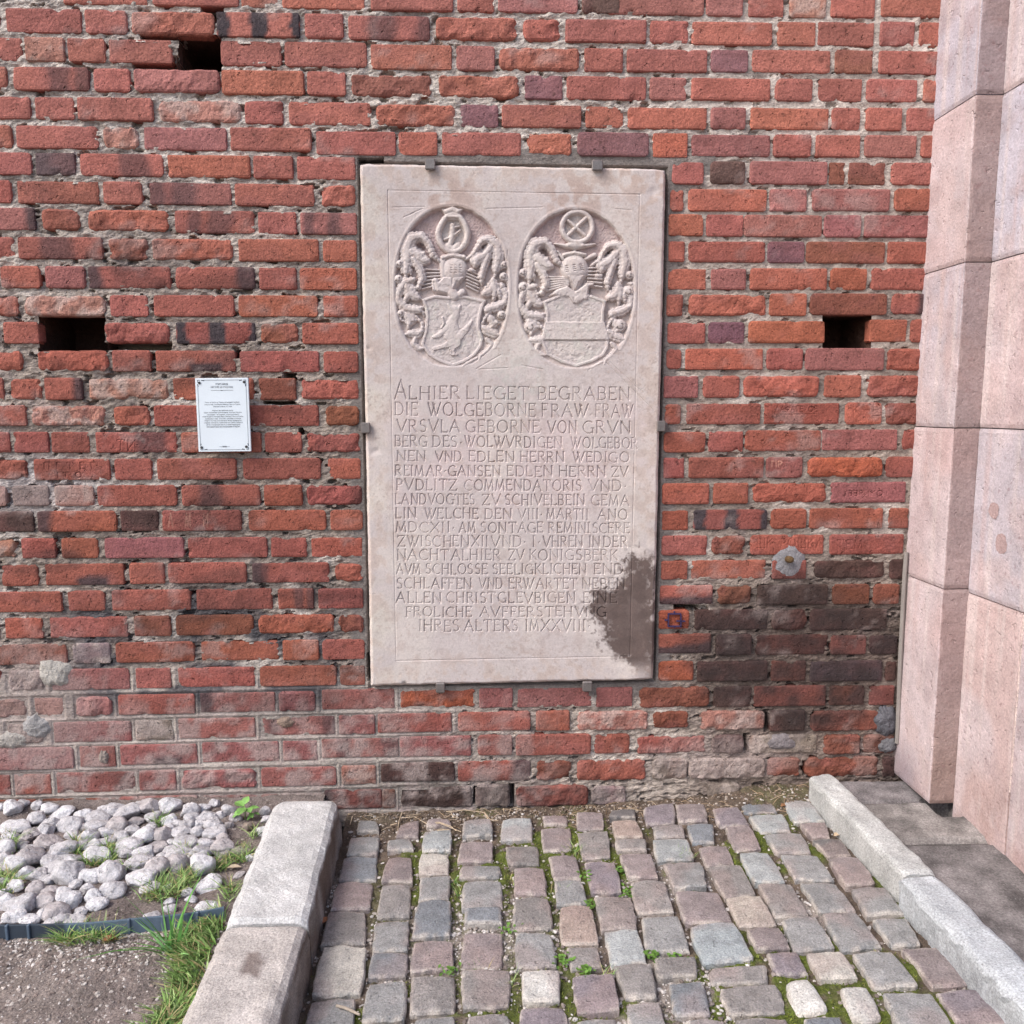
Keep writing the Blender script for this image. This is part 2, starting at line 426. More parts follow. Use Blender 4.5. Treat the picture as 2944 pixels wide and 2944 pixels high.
 (30, 'K', [(200, 655, 745), (620, 645, 745), (900, 620, 738), (1200, 640, 740), (1500, 635, 725)], '60-345rL 350-415w 440-805dX 820-993gX 1025-1390rX 1405-1580gX'),
 (30, 'H', [(200, 1055, 1130), (500, 1060, 1135)], '330-500gX'),
]
BCOL = dict(r=(156, 92, 82), o=(162, 95, 79), O=(164, 91, 70), p=(150, 96, 92), P=(130, 90, 97), b=(130, 80, 66),
            d=(84, 64, 60), D=(80, 68, 72), w=(168, 120, 106), g=(138, 124, 118))
DARK = srgb(70, 62, 66)
HOLES = [  # putlog holes (photo pixels, x0 y0 x1 y1): sockets left open in the wall
    (512, 98, 635, 203), (110, 905, 298, 1008), (2369, 905, 2506, 1003)]
# missing mortar (photo px rectangles): deep dark gaps
GAPS = [(575, 12, 640, 60), (400, 92, 520, 112), (380, 175, 515, 200), (298, 983, 490, 1006), (0, 0, 0, 0), (315, 990, 490, 1006), (432, 1015, 446, 1035),
        (814, 1072, 850, 1092), (672, 1005, 690, 1028), (752, 1152, 846, 1163), (630, 1010, 640, 1020),
        (1028, 452, 1100, 464), (855, 1230, 870, 1250), (1940, 1740, 2010, 1756), (2180, 1684, 2250, 1694),
        (2200, 2055, 2215, 2105), (2310, 2190, 2330, 2230), (2140, 2110, 2150, 2160), (1360, 2262, 1372, 2315), (1463, 2255, 1480, 2320),
        (545, 1700, 600, 1712), (370, 1625, 390, 1640), (1055, 1880, 1070, 1960)]


def parse_bricks():
    out = []
    for course, t, ys, spec in ROWS:
        yx = [a[0] for a in ys]
        for it in spec.split():
            code = ''.join(c for c in it if c.isalpha())
            num = it[:len(it)-len(code)]
            k = num.index('-', 1)
            x0, x1 = float(num[:k]), float(num[k+1:])
            xs = np.array([x0, x1])
            yt = np.interp(xs, yx, [a[1] for a in ys]); yb = np.interp(xs, yx, [a[2] for a in ys])
            px, pt = tp(t, xs, yt); _, pb = tp(t, xs, yb)
            T = on_wall(px, pt); Bt = on_wall(px, pb)
            wx0, wx1 = (T[0, 0]+Bt[0, 0])/2, (T[1, 0]+Bt[1, 0])/2
            wz1, wz0 = T[:, 2].mean()+0.0034, Bt[:, 2].mean()-0.0034
            wx0, wx1 = wx0-0.0034, wx1+0.0034
            out.append(dict(course=course, x0=wx0, x1=wx1, z0=wz0, z1=wz1, code=code, native=(px[0], px[1], pt.mean())))
    return out


BR = parse_bricks()


def brick_geo(w, h, code, seed, zrel, step=0.011, cuts=()):
    rough = 'X' in code
    base = code[0]
    rng = np.random.default_rng(seed)

    def axis(n):
        m = max(2, int(round((n-0.018)/step)))
        return np.concatenate([[0, 0.003], np.linspace(0.009, n-0.009, m), [n-0.003, n]])
    xs, zs = axis(w), axis(h)
    X, Z = np.meshgrid(xs, zs, indexing='ij')
    rc = 0.002+0.006*rng.random()+(0.006 if rough else 0)
    amp = 0.0007+(0.003 if rough else 0.0)

    def side(t, n, k):
        c = np.minimum(t, n-t)
        cor = np.where(c < rc, rc-np.sqrt(np.maximum(rc*rc-(rc-c)**2, 0)), 0)
        return cor+amp*fbm(t*55, np.full_like(t, k*3.7), seed % 991+k, 3)*1.3
    Lb, Rb = side(zs, h, 1), w-side(zs, h, 2)
    Bb, Tb = side(xs, w, 3), h-side(xs, w, 4)
    XX = Lb[None, :]+(Rb-Lb)[None, :]*(X/w)
    ZZ = Bb[:, None]+(Tb-Bb)[:, None]*(Z/h)
    e = np.minimum(np.minimum(X, w-X), np.minimum(Z, h-Z))
    re = 0.006+0.003*rng.random()+(0.006 if rough else 0)
    q = np.clip(1-e/re, 0, 1)
    proud = rng.normal(0, 0.0022)+(0.001 if rough else 0)
    Y = -proud+re*0.8*(1-np.sqrt(np.maximum(1-q*q, 0)))
    nz = fbm(X*28+seed % 37, Z*28+seed % 53, seed % 877, 4)-0.5
    Y = Y+nz*(0.016 if rough else 0.004)
    for _ in range(rng.integers(0, 3)+(3 if rough else 0)):   # chips along the edges
        cx, cz = rng.random()*w, (0 if rng.random() < 0.6 else h)
        if rng.random() < 0.3: cx, cz = (0 if rng.random() < .5 else w), rng.random()*h
        rr = 0.007+0.014*rng.random()
        Y = Y+(0.004+0.006*rng.random())*np.exp(-((X-cx)**2+(Z-cz)**2)/(rr*rr))
    Y = Y+rng.normal(0, 0.006)*(X/w-0.5)*(0.14/w)*2*w+rng.normal(0, 0.008)*(Z-h/2)*2
    c0 = srgb(*BCOL[base])
    c0 = c0*(1+np.clip(rng.normal(0, 0.085), -.2, .2))*np.array([1, 1+rng.normal(0, 0.03), 1+rng.normal(0, 0.05)])
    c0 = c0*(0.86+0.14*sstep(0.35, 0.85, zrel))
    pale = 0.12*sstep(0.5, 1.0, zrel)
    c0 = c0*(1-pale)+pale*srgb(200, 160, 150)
    n1 = fbm(X*16+seed % 91, Z*16, seed % 613, 4)
    C = c0[None, None, :]*(0.80+0.42*n1)[..., None]
    tint = sstep(0.5, 0.75, fbm(X*9+seed % 71, Z*14, seed % 431, 3))*(0.35 if base in 'rpb' else 0.2)
    C = C*(1-tint[..., None])+tint[..., None]*srgb(150, 96, 92)
    for (p, q, pale_) in cuts:                 # scratched letters
        vx, vz = q[0]-p[0], q[1]-p[1]
        t = np.clip(((XX-w/2-p[0])*vx+(ZZ-h/2-p[1])*vz)/(vx*vx+vz*vz+1e-12), 0, 1)
        m = np.clip(1-np.hypot(XX-w/2-p[0]-t*vx, ZZ-h/2-p[1]-t*vz)/0.0030, 0, 1)
        if pale_: C = C*(1-0.8*m[..., None])+0.8*m[..., None]*srgb(196, 146, 128)
        else: Y = Y+0.0022*m
    U = X/w
    wob = (fbm(X*30, Z*30, seed % 211, 3)-0.5)*0.12
    dk = np.zeros_like(X)
    if 'U' in code:
        for cc in ((0.07, 0.10), (0.52, 0.11), (0.97, 0.07)): dk = np.maximum(dk, 1-sstep(cc[1]*0.75, cc[1], np.abs(U+wob-cc[0])))
    if 'V' in code:
        for _ in range(2):
            cc, ww = rng.random(), 0.12+0.12*rng.random()
            dk = np.maximum(dk, 0.6*(1-sstep(ww*0.4, ww, np.abs(U+wob-cc))))
    if 'L' in code: dk = np.maximum(dk, 0.85*(1-sstep(0.12, 0.24, U+wob)))
    if 'R' in code: dk = np.maximum(dk, 0.85*sstep(0.68, 0.82, U+wob))
    if 'B' in code: dk = np.maximum(dk, 0.9*(1-sstep(0.35, 0.5, Z/h+wob))*(1-sstep(0.16, 0.24, np.abs(U+wob-0.62))))
    if 'T' in code: dk = np.maximum(dk, 0.9*(1-sstep(0.3, 0.55, Z/h+wob*2-0.25*(U-0.4))))
    C = C*(1-dk[..., None])+dk[..., None]*DARK
    if base in 'wg':
        lm = sstep(0.45, 0.62, fbm(X*24+3, Z*24, seed % 307, 4))*0.5
        C = C*(1-lm[..., None])+lm[..., None]*srgb(185, 172, 165)
    nx, nz_ = X.shape
    V = np.stack([XX-w/2, Y, ZZ-h/2], -1).reshape(-1, 3)
    Fq = grid_faces(nx, nz_)
    ring = [i*nz_ for i in range(nx)]+[(nx-1)*nz_+j for j in range(1, nz_)]+[i*nz_+nz_-1 for i in range(nx-2, -1, -1)]+[j for j in range(nz_-2, 0, -1)]
    ring = np.array(ring)
    back = V[ring].copy(); back[:, 1] = 0.045
    n0 = len(V); m = len(ring)
    k = np.arange(m); k2 = (k+1) % m
    Fs = np.stack([ring[k], n0+k, n0+k2, ring[k2]], 1)
    V = np.concatenate([V, back]); Cc = np.concatenate([C.reshape(-1, 3), C.reshape(-1, 3)[ring]])
    return V, np.concatenate([Fq, Fs]), Cc


# hand-cut capitals: strokes in a unit box (x right, y up)
def arc(cx, cy, rx, ry, a0, a1, n=9):
    return [(cx+rx*math.cos(math.radians(a)), cy+ry*math.sin(math.radians(a))) for a in np.linspace(a0, a1, n)]


FONT = {
 'A': (0.85, [[(0, 0), (.44, 1)], [(.44, 1), (.85, 0)], [(.16, .36), (.68, .36)]]),
 'B': (0.62, [[(.06, 0), (.06, 1)], [(.06, 1)]+arc(.30, .76, .26, .24, 90, -90)+[(.06, .52)], [(.06, .52)]+arc(.32, .26, .28, .26, 90, -90)+[(.06, 0)]]),
 'C': (0.78, [arc(.46, .5, .44, .5, 50, 310, 15)]),
 'D': (0.78, [[(.06, 0), (.06, 1)], [(.06, 1)]+arc(.28, .5, .46, .5, 90, -90, 13)+[(.06, 0)]]),
 'E': (0.58, [[(.06, 0), (.06, 1)], [(.06, 1), (.54, 1), (.54, .9)], [(.06, .52), (.42, .52)], [(.06, 0), (.56, 0), (.56, .1)]]),
 'F': (0.55, [[(.06, 0), (.06, 1)], [(.06, 1), (.52, 1), (.52, .9)], [(.06, .52), (.40, .52)]]),
 'G': (0.84, [arc(.46, .5, .44, .5, 50, 320, 15), [(.80, .0), (.80, .42)], [(.62, .42), (.84, .42)]]),
 'H': (0.78, [[(.06, 0), (.06, 1)], [(.70, 0), (.70, 1)], [(.06, .52), (.70, .52)]]),
 'I': (0.24, [[(.12, 0), (.12, 1)]]),
 'K': (0.70, [[(.06, 0), (.06, 1)], [(.62, 1), (.08, .46)], [(.2, .56), (.68, 0)]]),
 'L': (0.56, [[(.06, 0), (.06, 1)], [(.06, 0), (.54, 0), (.54, .1)]]),
 'M': (0.95, [[(.04, 0), (.16, 1)], [(.16, 1), (.46, .1)], [(.46, .1), (.78, 1)], [(.78, 1), (.90, 0)]]),
 'N': (0.82, [[(.06, 0), (.06, 1)], [(.06, 1), (.74, 0)], [(.74, 0), (.74, 1)]]),
 'O': (0.92, [arc(.46, .5, .43, .5, 0, 360, 21)]),
 'P': (0.58, [[(.06, 0), (.06, 1)], [(.06, 1)]+arc(.30, .74, .25, .26, 90, -90)+[(.06, .48)]]),
 'R': (0.68, [[(.06, 0), (.06, 1)], [(.06, 1)]+arc(.30, .76, .25, .24, 90, -90)+[(.06, .52)], [(.26, .52), (.66, 0)]]),
 'S': (0.58, [arc(.30, .75, .24, .25, 40, 270, 9)+arc(.28, .25, .25, .25, 90, -140, 9)]),
 'T': (0.76, [[(.38, 0), (.38, 1)], [(.02, .9), (.02, 1), (.74, 1), (.74, .9)]]),
 'V': (0.82, [[(0, 1), (.40, 0)], [(.40, 0), (.82, 1)]]),
 'W': (1.10, [[(0, 1), (.30, 0)], [(.30, 0), (.56, .9)], [(.42, 1), (.72, 0)], [(.72, 0), (1.1, 1)]]),
 'X': (0.80, [[(0, 0), (.78, 1)], [(.04, 1), (.78, 0)]]),
 'Z': (0.76, [[(.04, .9), (.04, 1), (.72, 1)], [(.72, 1), (.02, 0)], [(.02, 0), (.72, 0), (.72, .1)]]),
 '.': (0.22, [[(.10, .40), (.12, .44)]]),
 'Л': (0.80, [[(0, 0), (.40, 1)], [(.40, 1), (.78, 0)]]),
 'Ф': (0.86, [arc(.43, .6, .4, .28, 0, 360, 17), [(.43, -.05), (.43, 1)]]),
 'Г': (0.55, [[(.06, 0), (.06, 1)], [(.06, 1), (.52, 1)]]),
 'У': (0.70, [[(.04, 1), (.36, .45)], [(.66, 1), (.14, 0)]]),
 'Ш': (0.95, [[(.06, 1), (.06, 0)], [(.06, 0), (.90, 0)], [(.48, 0), (.48, 1)], [(.90, 0), (.90, 1)]]),
 'П': (0.75, [[(.06, 0), (.06, 1)], [(.06, 1), (.70, 1)], [(.70, 1), (.70, 0)]]),
 'И': (0.80, [[(.06, 1), (.06, 0)], [(.06, 0), (.72, 1)], [(.72, 1), (.72, 0)]]),
 '-': (0.5, [[(.05, .5), (.45, .5)]]),
 ' ': (0.4, []),
}


# letters scratched into bricks: tile, text, x0, x1, top, bottom, pale chalky scratch or dark groove
GRAF = [('G', 'ЛАФАГЕУОБ', 680, 890, 120, 148, 0), ('G', 'К-Б', 1070, 1205, 112, 168, 0), ('G', 'ШК РОШКЛ', 585, 920, 788, 836, 0), ('G', 'ТЕМ', 990, 1120, 796, 842, 0),
        ('G', 'ПР', 655, 710, 395, 425, 1), ('G', 'УВВРИКО', 1020, 1220, 546, 572, 0), ('C', 'ТИ', 588, 685, 290, 342, 0), ('C', 'П Г Т Е Г', 222, 480, 404, 436, 0), ('C', 'ГТ О', 290, 410, 454, 480, 0),
        ('C', 'Т  ИТ  И', 195, 500, 135, 200, 1), ('C', 'Л   М   И', 850, 1050, 660, 730, 1)]
for a_, b_ in (('К', 'K'), ('Е', 'E'), ('О', 'O'), ('Т', 'T'), ('М', 'M'), ('Р', 'P'), ('С', 'C'), ('А', 'A'), ('В', 'B'), ('Б', 'E'), ('З', 'B')):
    FONT[a_] = FONT[b_]
GSEG = []
for t_, txt, gx0, gx1, gt, gb, pale_ in GRAF:
    adv = [FONT[c][0] for c in txt]; tot = sum(adv)+0.25*(len(txt)-1); cx_ = 0
    for c, a in zip(txt, adv):
        for st_ in FONT[c][1]:
            P_ = [tp(t_, gx0+(cx_+fx)/tot*(gx1-gx0), gb-(gb-gt)*fy) for fx, fy in st_]
            W_ = [on_wall(np.array(p[0]), np.array(p[1])) for p in P_]
            GSEG += [(p[[0, 2]], q[[0, 2]], pale_) for p, q in zip(W_[:-1], W_[1:])]
        cx_ += a+0.25
for p_, q_ in ((700, 160), (885, 162)), ((580, 100), (580, 100)):
    pass
ul = [on_wall(*(np.array(v) for v in tp('G', x, y)))[[0, 2]] for x, y in ((705, 161), (880, 160))]
GSEG.append((ul[0], ul[1], 0))


# ------------------------------------------------------------------ the brick wall
ZTOP = 2.95


def weather(V, C, k=1.0):
    """soot, lime and damp marks that run over bricks and joints alike"""
    x, z = V[:, 0], V[:, 2]
    px, py = proj(np.stack([x, 0*x, z], -1))
    n1, n2 = fbm(x*5, z*6, 301, 4), fbm(x*22, z*26, 302, 4)
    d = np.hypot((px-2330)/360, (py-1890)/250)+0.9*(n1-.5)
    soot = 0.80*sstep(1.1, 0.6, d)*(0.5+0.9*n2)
    d2 = np.hypot((px-1300)/520, (py-2290)/70)+0.8*(n1-.5)
    soot = np.maximum(soot, 0.6*sstep(1.1, .6, d2)*(0.5+n2))
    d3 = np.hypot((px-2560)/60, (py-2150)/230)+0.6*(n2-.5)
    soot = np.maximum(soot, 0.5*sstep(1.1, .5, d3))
    left = 0.5*sstep(.55, .72, fbm(x*3.2+7, z*7, 303, 4))*sstep(1250, 1050, px)*sstep(300, 700, py)
    soot = k*np.clip(np.maximum(soot, left*(.4+.8*n2)), 0, .88)[:, None]
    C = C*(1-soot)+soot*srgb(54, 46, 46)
    lime = 0.66*sstep(1900, 2150, py+120*(n1-.5))*sstep(1750, 1300, px)*sstep(.36, .66, n2)
    lime = np.maximum(lime, 0.6*sstep(1.0, .4, np.hypot((px-70)/260, (py-1415)/70)+.9*(n2-.5)))
    lime = np.maximum(lime, 0.5*sstep(1.1, .5, np.hypot((px-110)/200, (py-2020)/230)+.9*(n2-.5)))
    lime = np.maximum(lime, 0.35*sstep(.60, .74, fbm(x*6+3, z*9, 305, 4))*sstep(.4, .6, n2))
    lime = np.maximum(lime, 0.45*sstep(1.1, .5, np.hypot((px-2080)/260, (py-2170)/70)+.9*(n2-.5)))[:, None]
    return C*(1-lime)+lime*srgb(164, 150, 146)


wall = thing('brick_wall', (0, 0.03, 0.0), 'old red brick church wall with rough pale mortar joints behind the grave slab', 'wall')
BR.sort(key=lambda b: -(b['x1']-b['x0'])*(b['z1']-b['z0']))
rest = MB()
for i, b in enumerate(BR):
    w, h = b['x1']-b['x0'], b['z1']-b['z0']
    bc = np.array([(b['x0']+b['x1'])/2, (b['z0']+b['z1'])/2])
    cuts = [(p-bc, q-bc, f) for p, q, f in GSEG if b['x0'] < (p[0]+q[0])/2 < b['x1'] and b['z0'] < (p[1]+q[1])/2 < b['z1']]
    V, Fq, C = brick_geo(w, h, b['code'], 1000+i*17, (b['z0'])/ZTOP, 0.0028 if cuts else 0.011, cuts)
    c = np.array([(b['x0']+b['x1'])/2, 0.0, (b['z0']+b['z1'])/2])
    C = weather(V+c, C)
    if i < 300:
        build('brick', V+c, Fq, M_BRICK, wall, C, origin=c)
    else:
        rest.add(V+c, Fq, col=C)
tag(rest.build('brick', M_BRICK, wall), kind='stuff')

# bricks beyond the frame (left of it and above it), plain running courses
XL = -3.4
ext = MB()
rows = {}
for b in BR: rows.setdefault(b['course'], []).append(b)
ei = 0
for cidx, bs in rows.items():
    lb = min(bs, key=lambda b: b['x0'])
    if lb['x0'] > -1.5: continue
    x = lb['x0']-0.02
    while x > XL:
        w = (0.285, 0.135)[ei % 3 == 2]
        V, Fq, C = brick_geo(w, lb['z1']-lb['z0'], 'rorpob'[ei % 6], 5000+ei, lb['z0']/ZTOP, 0.03)
        ext.add(V+np.array([x-w/2, 0, (lb['z0']+lb['z1'])/2]), Fq, col=C)
        x -= w+0.02; ei += 1
zrow = max(b['z1'] for b in BR)+0.018
while zrow < 3.9:
    x = XL+0.1*(ei % 3)
    while x < 1.75:
        w = (0.285, 0.135)[ei % 3 == 2]
        V, Fq, C = brick_geo(w, 0.086, 'rorpoo'[ei % 6], 9000+ei, 1.0, 0.03)
        ext.add(V+np.array([x+w/2, 0, zrow+0.043]), Fq, col=C)
        x += w+0.018; ei += 1
    zrow += 0.103
tag(ext.build('brick', M_BRICK, wall), kind='stuff')

# slab corners (photo pixels) on the plane of its face
SLAB_Y = -0.022
SC_PX = [(1033, 468), (1917, 483), (1880, 1957), (1065, 1975)]
SC = [on_wall(np.array(a), np.array(b), SLAB_Y) for a, b in SC_PX]


# mortar: one relief sheet between the bricks
def rect_dist(x, z, x0, x1, z0, z1):
    dx = np.maximum(x0-x, x-x1); dz = np.maximum(z0-z, z-z1)
    return np.maximum(dx, dz)


st = 0.0042
gx = np.arange(-1.98, 1.80, st); gz = np.arange(-0.06, 3.06, st)
X, Z = np.meshgrid(gx, gz, indexing='ij')
PX, PY = proj(np.stack([X, np.zeros_like(X), Z], -1))
dist = np.full_like(X, 0.2)
for b in BR:
    i0, i1 = np.searchsorted(gx, [b['x0']-0.06, b['x1']+0.06]); j0, j1 = np.searchsorted(gz, [b['z0']-0.06, b['z1']+0.06])
    if i1 <= i0 or j1 <= j0: continue
    sl = (slice(i0, i1), slice(j0, j1))
    dist[sl] = np.minimum(dist[sl], rect_dist(X[sl], Z[sl], b['x0'], b['x1'], b['z0'], b['z1']))


def quad_in(px, py, q, m=0.0):
    """signed distance-like: positive inside a convex clockwise quad of photo pixels"""
    d = np.full_like(px, 1e9)
    for k in range(4):
        a, b = np.array(q[k], float), np.array(q[(k+1) % 4], float)
        t = (b-a)/np.linalg.norm(b-a)
        d = np.minimum(d, (px-a[0])*(-t[1])+(py-a[1])*t[0])
    return d-m


slab_in = quad_in(PX, PY, SC_PX)
near_slab = 1-sstep(38, 60, -slab_in+26*(fbm(X*9, Z*9, 5, 3)-0.5))
near_slab = np.maximum(near_slab, (PX > 1040)*(PX < 2060)*(PY > 425)*(PY < 500)*1.0*sstep(0.3, .45, fbm(X*6, Z*6, 3, 3)))
low_left = sstep(1880, 1960, PY+60*(fbm(X*5, Z*5, 8, 3)-.5))*(1-sstep(1150, 1500, PX))
low_right = sstep(1600, 1800, PY)*sstep(1900, 2100, PX)
smooth = np.clip(near_slab+low_left, 0, 1)
n_hi = fbm(X*42, Z*85, 21, 4); n_lo = fbm(X*15, Z*26, 31, 3)
calm = 1-0.5*sstep(1900, 2000, PX)*sstep(1700, 1500, PY)
Y = 0.0078+calm*(1-0.75*smooth)*((n_hi-0.5)*0.016+(n_lo-0.5)*0.010)
Y = Y-0.002*smooth-0.001*low_left-0.0045*low_left*sstep(0.0, 0.010, dist)
holes = sstep(0.68, 0.74, fbm(X*22, Z*50, 77, 3))*(1-smooth)*calm
Y = Y+0.020*holes
for g in GAPS:
    if g[2] <= g[0]: continue
    m = (1-sstep(-4, 1, np.maximum(np.maximum(g[0]-PX, PX-g[2]), np.maximum(g[1]-PY, PY-g[3]))+8*(n_hi-.5)))
    Y = np.maximum(Y, 0.10*m+Y*(1-m))
edge_gap = sstep(-7, 0, slab_in)*(0.35+0.9*fbm(X*9, Z*9, 88, 3))
Y = Y+0.030*edge_gap
base = srgb(168, 157, 148)
C = np.broadcast_to(base, X.shape+(3,)).copy()
topr = sstep(900, 300, PY+150*(n_lo-.5))*1.5
C = C*(1-0.5*topr[..., None])+0.5*topr[..., None]*srgb(200, 191, 183)
mid = (1-sstep(300, 700, np.abs(PY-1500)))*0.6
C = C*(1-mid[..., None])+mid[..., None]*srgb(138, 126, 117)
for msk, cc in ((near_slab*0.9, srgb(122, 116, 113)), (low_left*0.85, srgb(166, 158, 151)), (low_right*0.85, srgb(112, 98, 90))):
    C = C*(1-msk[..., None])+msk[..., None]*cc
blk = sstep(0.44, 0.56, fbm(X*4, Z*9, 91, 3))*sstep(1640, 1740, PY)*sstep(80, 260, PX)*(1-sstep(900, 1050, PX))*(1-sstep(2000, 2080, PY))*0.85
C = C*(1-blk[..., None])+blk[..., None]*srgb(62, 64, 72)
drt = sstep(0.52, 0.72, fbm(X*11+5, Z*20, 41, 4))*(1-0.6*smooth)*0.55
C = C*(1-drt[..., None])+drt[..., None]*srgb(104, 94, 90)
wht = sstep(0.60, 0.75, fbm(X*7+9, Z*9, 61, 4))*(1-smooth)*(1-0.8*low_right)*0.5
C = C*(1-wht[..., None])+wht[..., None]*srgb(214, 206, 198)
w2 = sstep(380, 0, np.hypot(PX-60, (PY-1400)*3))*0.8
C = C*(1-w2[..., None])+w2[..., None]*srgb(196, 196, 198)
keepv = (dist > -0.014) & (slab_in < 14)
for hx0, hy0, hx1, hy1 in HOLES:
    keepv &= ~((PX > hx0) & (PX < hx1) & (PY > hy0) & (PY < hy1))
Fq = grid_faces(*X.shape)
kf = keepv.ravel()
Fq = Fq[kf[Fq].all(1)]
V = np.stack([X, Y, Z], -1).reshape(-1, 3); Cm = C.reshape(-1, 3)
used = np.unique(Fq); remap = np.zeros(len(V), int); remap[used] = np.arange(len(used))
build('mortar', V[used], remap[Fq], M_MORTAR, wall, weather(V[used], Cm[used], 0.6), origin=(0, 0.01, 0))
# plain mortar bed behind the courses outside the frame, and the wall's core
bed = MB()
for x0, x1, z0, z1 in ((XL-.1, -1.975, -0.1, 4.0), (-1.975, 2.6, 3.055, 4.0)):
    n = 40
    xx, zz = np.meshgrid(np.linspace(x0, x1, n), np.linspace(z0, z1, n), indexing='ij')
    yy = 0.010+(fbm(xx*20, zz*20, 3, 3)-.5)*0.01
    bed.add(np.stack([xx, yy, zz], -1).reshape(-1, 3), grid_faces(n, n), col=srgb(180, 170, 160))
bed.build('mortar_bed', M_MORTAR, wall)
V, Q, T = bevel_box(XL-.1, 2.6, 0.30, 0.55, -0.3, 4.0, 0.02)
build('wall_core', V, [Q, T], M_MORTAR, wall, srgb(120, 100, 90))
for hx0, hy0, hx1, hy1 in HOLES:          # sockets: four walls and a back, rough
    P = on_wall(np.array([hx0, hx1, hx1, hx0]), np.array([hy0, hy0, hy1, hy1]))
    x0, x1 = P[:, 0].min()-0.004, P[:, 0].max()+0.004
    z0, z1 = P[:, 2].min()-0.004, P[:, 2].max()+0.004
    mb = MB()
    ring = np.array([(x0, z0), (x1, z0), (x1, z1), (x0, z1)])
    pts = np.concatenate([np.linspace(ring[k], ring[(k+1) % 4], 8, endpoint=False) for k in range(4)])
    dep = np.linspace(0.012, 0.285, 7)
    VV = np.array([[p[0]+0.012*(noise2(np.array([p[1]*40]), np.array([d*30]), 4)[0]-.5), d, p[1]+0.012*(noise2(np.array([p[0]*40]), np.array([d*30]), 9)[0]-.5)] for d in dep for p in pts])
    n = len(pts)
    QQ = [(i*n+k, i*n+(k+1) % n, (i+1)*n+(k+1) % n, (i+1)*n+k) for i in range(len(dep)-1) for k in range(n)]
    c = len(VV); VV = np.concatenate([VV, [[(x0+x1)/2, 0.285, (z0+z1)/2]]])
    TT = [((len(dep)-1)*n+k, (len(dep)-1)*n+(k+1) % n, c) for k in range(n)]
    mb.add(VV, QQ, TT, col=srgb(84, 62, 54))
    mb.build('putlog_hole', M_BRICK, wall)


def lump(cx, cy, rx, ry, th, col, name, parent, seed, y0=0.0, sharp=1.0, mat=None):
    """a trowelled, ragged patch on the wall (photo px centre and radii)"""
    c = on_wall(np.array(cx), np.array(cy), y0)
    k = np.linalg.norm(c-CAM)/F_PX
    na, nr = 40, 10
    A, R = np.meshgrid(np.linspace(0, 2*math.pi, na, endpoint=False), np.linspace(0, 1, nr), indexing='ij')
    rad = 0.78+0.5*sharp*(fbm(np.cos(A)*2.6+seed, np.sin(A)*2.6, seed, 3)-0.3)
    xx, zz = R*rad*np.cos(A)*rx*k, R*rad*np.sin(A)*ry*k
    yy = -th*(1-R**3)*(0.6+0.8*fbm(xx*60+seed, zz*60, seed, 3))+0.006*R**4
    V = np.stack([c[0]+xx, y0+yy, c[2]+zz], -1).reshape(-1, 3)
    i = np.arange(na)[:, None]; j = np.arange(nr-1)[None, :]
    a = i*nr+j; b2 = ((i+1) % na)*nr+j
    Q = np.stack([a, b2, b2+1, a+1], -1).reshape(-1, 4)
    return build(name, V, Q, mat or M_CEMENT, parent, np.asarray(col)*(0.85+0.3*fbm(xx*30, zz*30, seed+3, 3)).reshape(-1, 1))


lump(*tp('D', 275, 500), 48, 40, 0.014, srgb(168, 164, 158), 'cement_patch', wall, 3)
lump(*tp('D', 180, 775), 42, 34, 0.012, srgb(150, 148, 148), 'cement_patch', wall, 5)
lump(*tp('D', 60, 840), 50, 26, 0.010, srgb(160, 155, 150), 'cement_patch', wall, 6)
lump(*tp('H', 1235, 740), 36, 48, 0.016, srgb(92, 92, 98), 'cement_patch', wall, 8)
lump(*tp('H', 700, 850), 56, 28, 0.010, srgb(128, 122, 124), 'cement_patch', wall, 9)
lump(*tp('H', 1245, 865), 30, 26, 0.012, srgb(104, 104, 108), 'cement_patch', wall, 11)
lump(*tp('D', 525, 925), 16, 22, 0.012, srgb(140, 130, 124), 'cement_patch', wall, 13)
lump(*tp('D', 1440, 750), 26, 18, 0.010, srgb(140, 122, 110), 'cement_patch', wall, 15)

# ------------------------------------------------------------------ the carved grave slab
def bilin(u, v):
    a, b, c, d = (np.array(p) for p in SC)   # TL TR BR BL
    u = np.asarray(u)[..., None]; v = np.asarray(v)[..., None]
    return a*(1-u)*(1-v)+b*u*(1-v)+c*u*v+d*(1-u)*v


NU, NV = 588, 990
UU, VV_ = np.meshgrid(np.linspace(0, 1, NU), np.linspace(0, 1, NV), indexing='ij')
SP = bilin(UU, VV_)
SX, SY = proj(SP)
HT = np.zeros((NU, NV))             # relief in millimetres, + towards the viewer
ID = np.zeros((NU, NV), np.int16)


def win(x0, y0, x1, y1):
    def uv(x, y):
        v = (y-470)/1495.0
        xl, xr = 1033+32*v, 1917-37*v
        return (x-xl)/(xr-xl), v
    u0 = min(uv(x0, y0)[0], uv(x0, y1)[0]); u1 = max(uv(x1, y0)[0], uv(x1, y1)[0])
    v0, v1 = (y0-70-470)/1495, (y1+70-470)/1495
    i0, i1 = int(max(0, u0*NU-20)), int(min(NU, u1*NU+20)); j0, j1 = int(max(0, v0*NV)), int(min(NV, v1*NV))
    return slice(i0, i1), slice(j0, j1)


def seg_d(px, py, a, b):
    ax, ay = a; bx, by = b
    vx, vy = bx-ax, by-ay
    L2 = vx*vx+vy*vy+1e-9
    t = np.clip(((px-ax)*vx+(py-ay)*vy)/L2, 0, 1)
    return np.hypot(px-ax-t*vx, py-ay-t*vy), t


